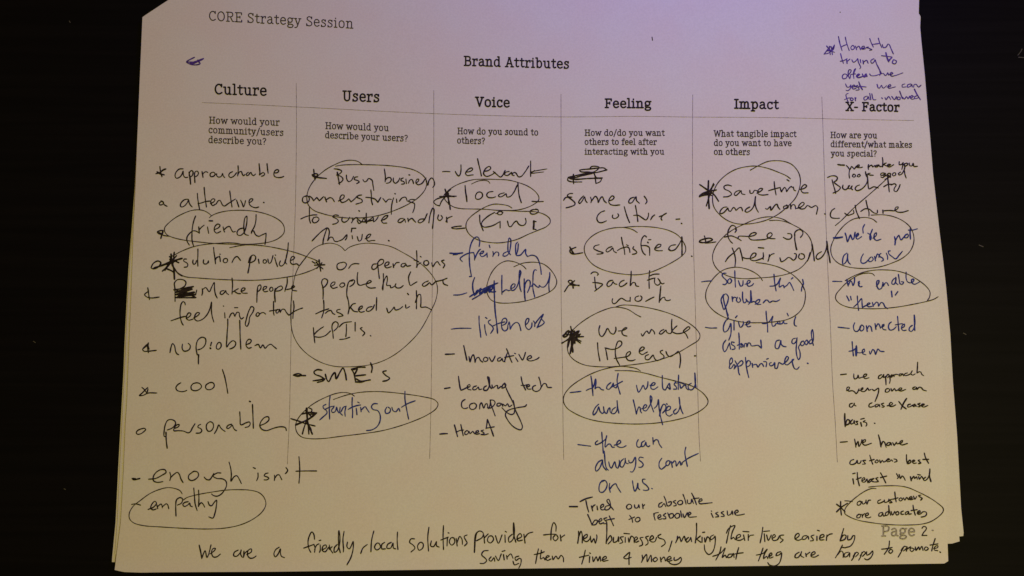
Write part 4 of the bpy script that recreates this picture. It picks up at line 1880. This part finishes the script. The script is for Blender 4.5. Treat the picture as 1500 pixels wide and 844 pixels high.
650,340 640,375 622,408
635,370 665,335 680,345 655,375
690,335 690,365 715,355 740,330 742,350 720,390 690,405 672,395
882,245 875,300 838,358
815,315 860,310 905,300
895,315 875,335 890,350 910,330 895,315
1000,300 985,330 955,382
980,325 1010,290 1030,300 1000,330
1030,295 1025,330
1028,315 1060,295
1065,305 1055,320 1070,335 1090,315 1065,305
1100,295 1105,325 1130,295 1135,320 1155,290 1165,325
1190,295 1175,315 1190,325 1210,310 1190,295
1268,225 1250,280 1238,330
1225,280 1290,270
1255,310 1290,300 1290,285 1265,295 1260,320 1290,328
w2.4 1308,338 1313,342
@690 760 4.6875
#handwritten_line K time and money
785,215 775,260 760,312
745,265 810,250
815,260 812,300
815,235 820,238
835,262 840,295 860,260 870,290 885,258 890,292
895,285 930,270 925,258 905,270 905,290 942,285
1085,315 1085,260 1090,230 1065,250 1048,268 1065,275 1100,265
1175,250 1178,280 1170,300
1175,285 1205,245 1210,295 1235,250 1240,295
1270,265 1250,280 1260,295 1280,280 1270,265
1300,265 1305,295
1303,285 1325,262 1335,290
1340,285 1375,270 1365,258 1345,275 1350,292 1380,285
1395,265 1395,285 1420,280 1440,265 1445,280 1430,305 1395,315 1365,305 1358,295
@1200 40 6.494
#star_mark V
45,258 80,215 110,185 125,262
70,180 110,225 145,240
45,258 100,240 145,170
w2.4 75,225 130,215 145,170
95,180 105,260
#handwritten_line V honestly
183,88 195,150 218,225
205,190 235,175 260,165
248,95 260,150 285,222
315,175 300,195 312,215 335,200 325,175 315,175
345,180 355,215
355,200 375,180 395,215
395,205 430,195 425,180 405,190 410,210 440,205
465,190 445,195 470,200 500,215 480,220
480,108 495,150 515,190
500,165 540,160 570,155
562,105 575,150 595,195
600,165 610,195 635,190 655,160 665,165 685,210 705,255
#handwritten_line V trying to
203,252 215,300 230,345
200,325 240,315 265,300
260,310 265,345
262,330 290,305
310,310 325,335 350,320 365,300
365,300 375,340 395,385 385,395
390,310 395,340
415,315 420,350
420,335 450,315 465,345
520,300 490,320 500,345 525,325 530,310 545,350 565,390 590,440
w2.4 633,242 645,290 660,330
592,272 645,278 692,284
w2.4 690,290 670,310 660,325
705,310 695,340 720,350 735,325 710,310
#handwritten_line V offer the
240,445 220,465 225,490 255,485 265,455 240,445
265,470 290,440 305,410 285,405 275,440 290,490 300,450
330,440 345,395 335,405 325,440 330,490
300,450 345,445
w2.4 355,470 385,450 375,445 355,465 370,480 410,470
w2.6 410,445 425,475 445,445 455,470
w2.4 430,475 455,465
480,445 490,460 530,462 570,450
575,415 580,440 575,460
575,450 610,440 625,460 640,455 650,435 660,455
660,455 700,440 690,430 675,440 685,465 725,460 795,435
#handwritten_line V best we can
250,540 265,570 285,570 300,550
300,550 295,585 270,605 255,600
310,575 340,560 330,550 310,570 325,590 350,580
365,555 345,565 370,575 380,595 350,600
w2.4 375,520 390,560 410,595
360,570 400,565 445,570
550,545 560,578 572,582 592,552 602,576 614,580 640,556
645,570 680,560 675,545 655,560 660,580 725,568
815,540 790,548 790,570 825,568
870,540 840,550 840,572 870,560 880,545 885,570
898,574 903,547 922,544 944,570 968,552
#handwritten_line V for all involved
275,630 255,640 262,680 275,710
240,690 275,675 300,672
305,672 295,690 310,700 325,685 305,672
340,670 345,700
342,690 350,672
455,655 425,670 430,695 455,685 465,660 475,690
480,630 490,690 
500,635 515,690 540,690
w2.4 595,672 600,680
625,670 635,690 660,660 680,690
690,660 715,690 735,660
750,665 740,685 765,690 770,670 750,665
765,610 790,680
790,665 810,685 830,660 845,680 860,655
865,675 895,660 880,650 865,670 880,685 910,680
935,650 905,665 915,680 945,670
w2.4 905,590 930,640 962,690
#pen_mark K
w1.3 -1590,95 -1588,110 -1586,125
#pen_dot K
w1.6 198,-142 200,-143
@180 0 6
#crossed_out_word V
w2 630,505 600,520 560,545 590,565 640,572 680,560 670,545
w3 710,515 650,540 590,560
w2.6 705,522 640,552 600,566
w2 560,545 600,548 650,545
w2 660,530 670,550
"""


def write_notes():
    ox = oy = 0.0
    sc = 1.0
    name = col = None
    text = ''
    ink = None

    def close():
        if ink and ink.v:
            o = ink.build(name, M_THIN if (name, col) == ('pen_loop', 'K') else INKS[col], SHEET)
            if text:
                tag(o, 'handwritten "%s" in %s pen' % (text.replace('"', ''), INK_WORD[col]))

    for line in WRITING.splitlines():
        line = line.strip()
        if not line: continue
        if line[0] == '@':
            a = line[1:].split()
            nx, ny, ns = map(float, a)
            ox, oy, sc = nx, ny, ns
        elif line[0] == '#':
            close()
            a = line[1:].split(None, 2)
            name, col = a[0], a[1]
            text = a[2] if len(a) > 2 else ''
            ink = Ink(top_height)
        else:
            a = line.split()
            w = 1.4 if name == 'pen_loop' else (1.6 if col == 'V' else 1.85)
            if a[0][0] == 'w':
                w = float(a[0][1:])
                if w > 1.9: w = 1.85 + (w - 2.0) * 0.5
                else: w = min(w, 1.4)
                a = a[1:]
            pts = []
            for q in a:
                x, y = q.split(',')
                p = Vector((ox + float(x) / sc, oy + float(y.rstrip('!')) / sc))
                pts.append(p)
                if y[-1] == '!': pts.append(p.copy())       # ! marks a sharp turn of the pen
            ink.stroke(smooth(pts, 1.6), w)
    close()


write_notes()
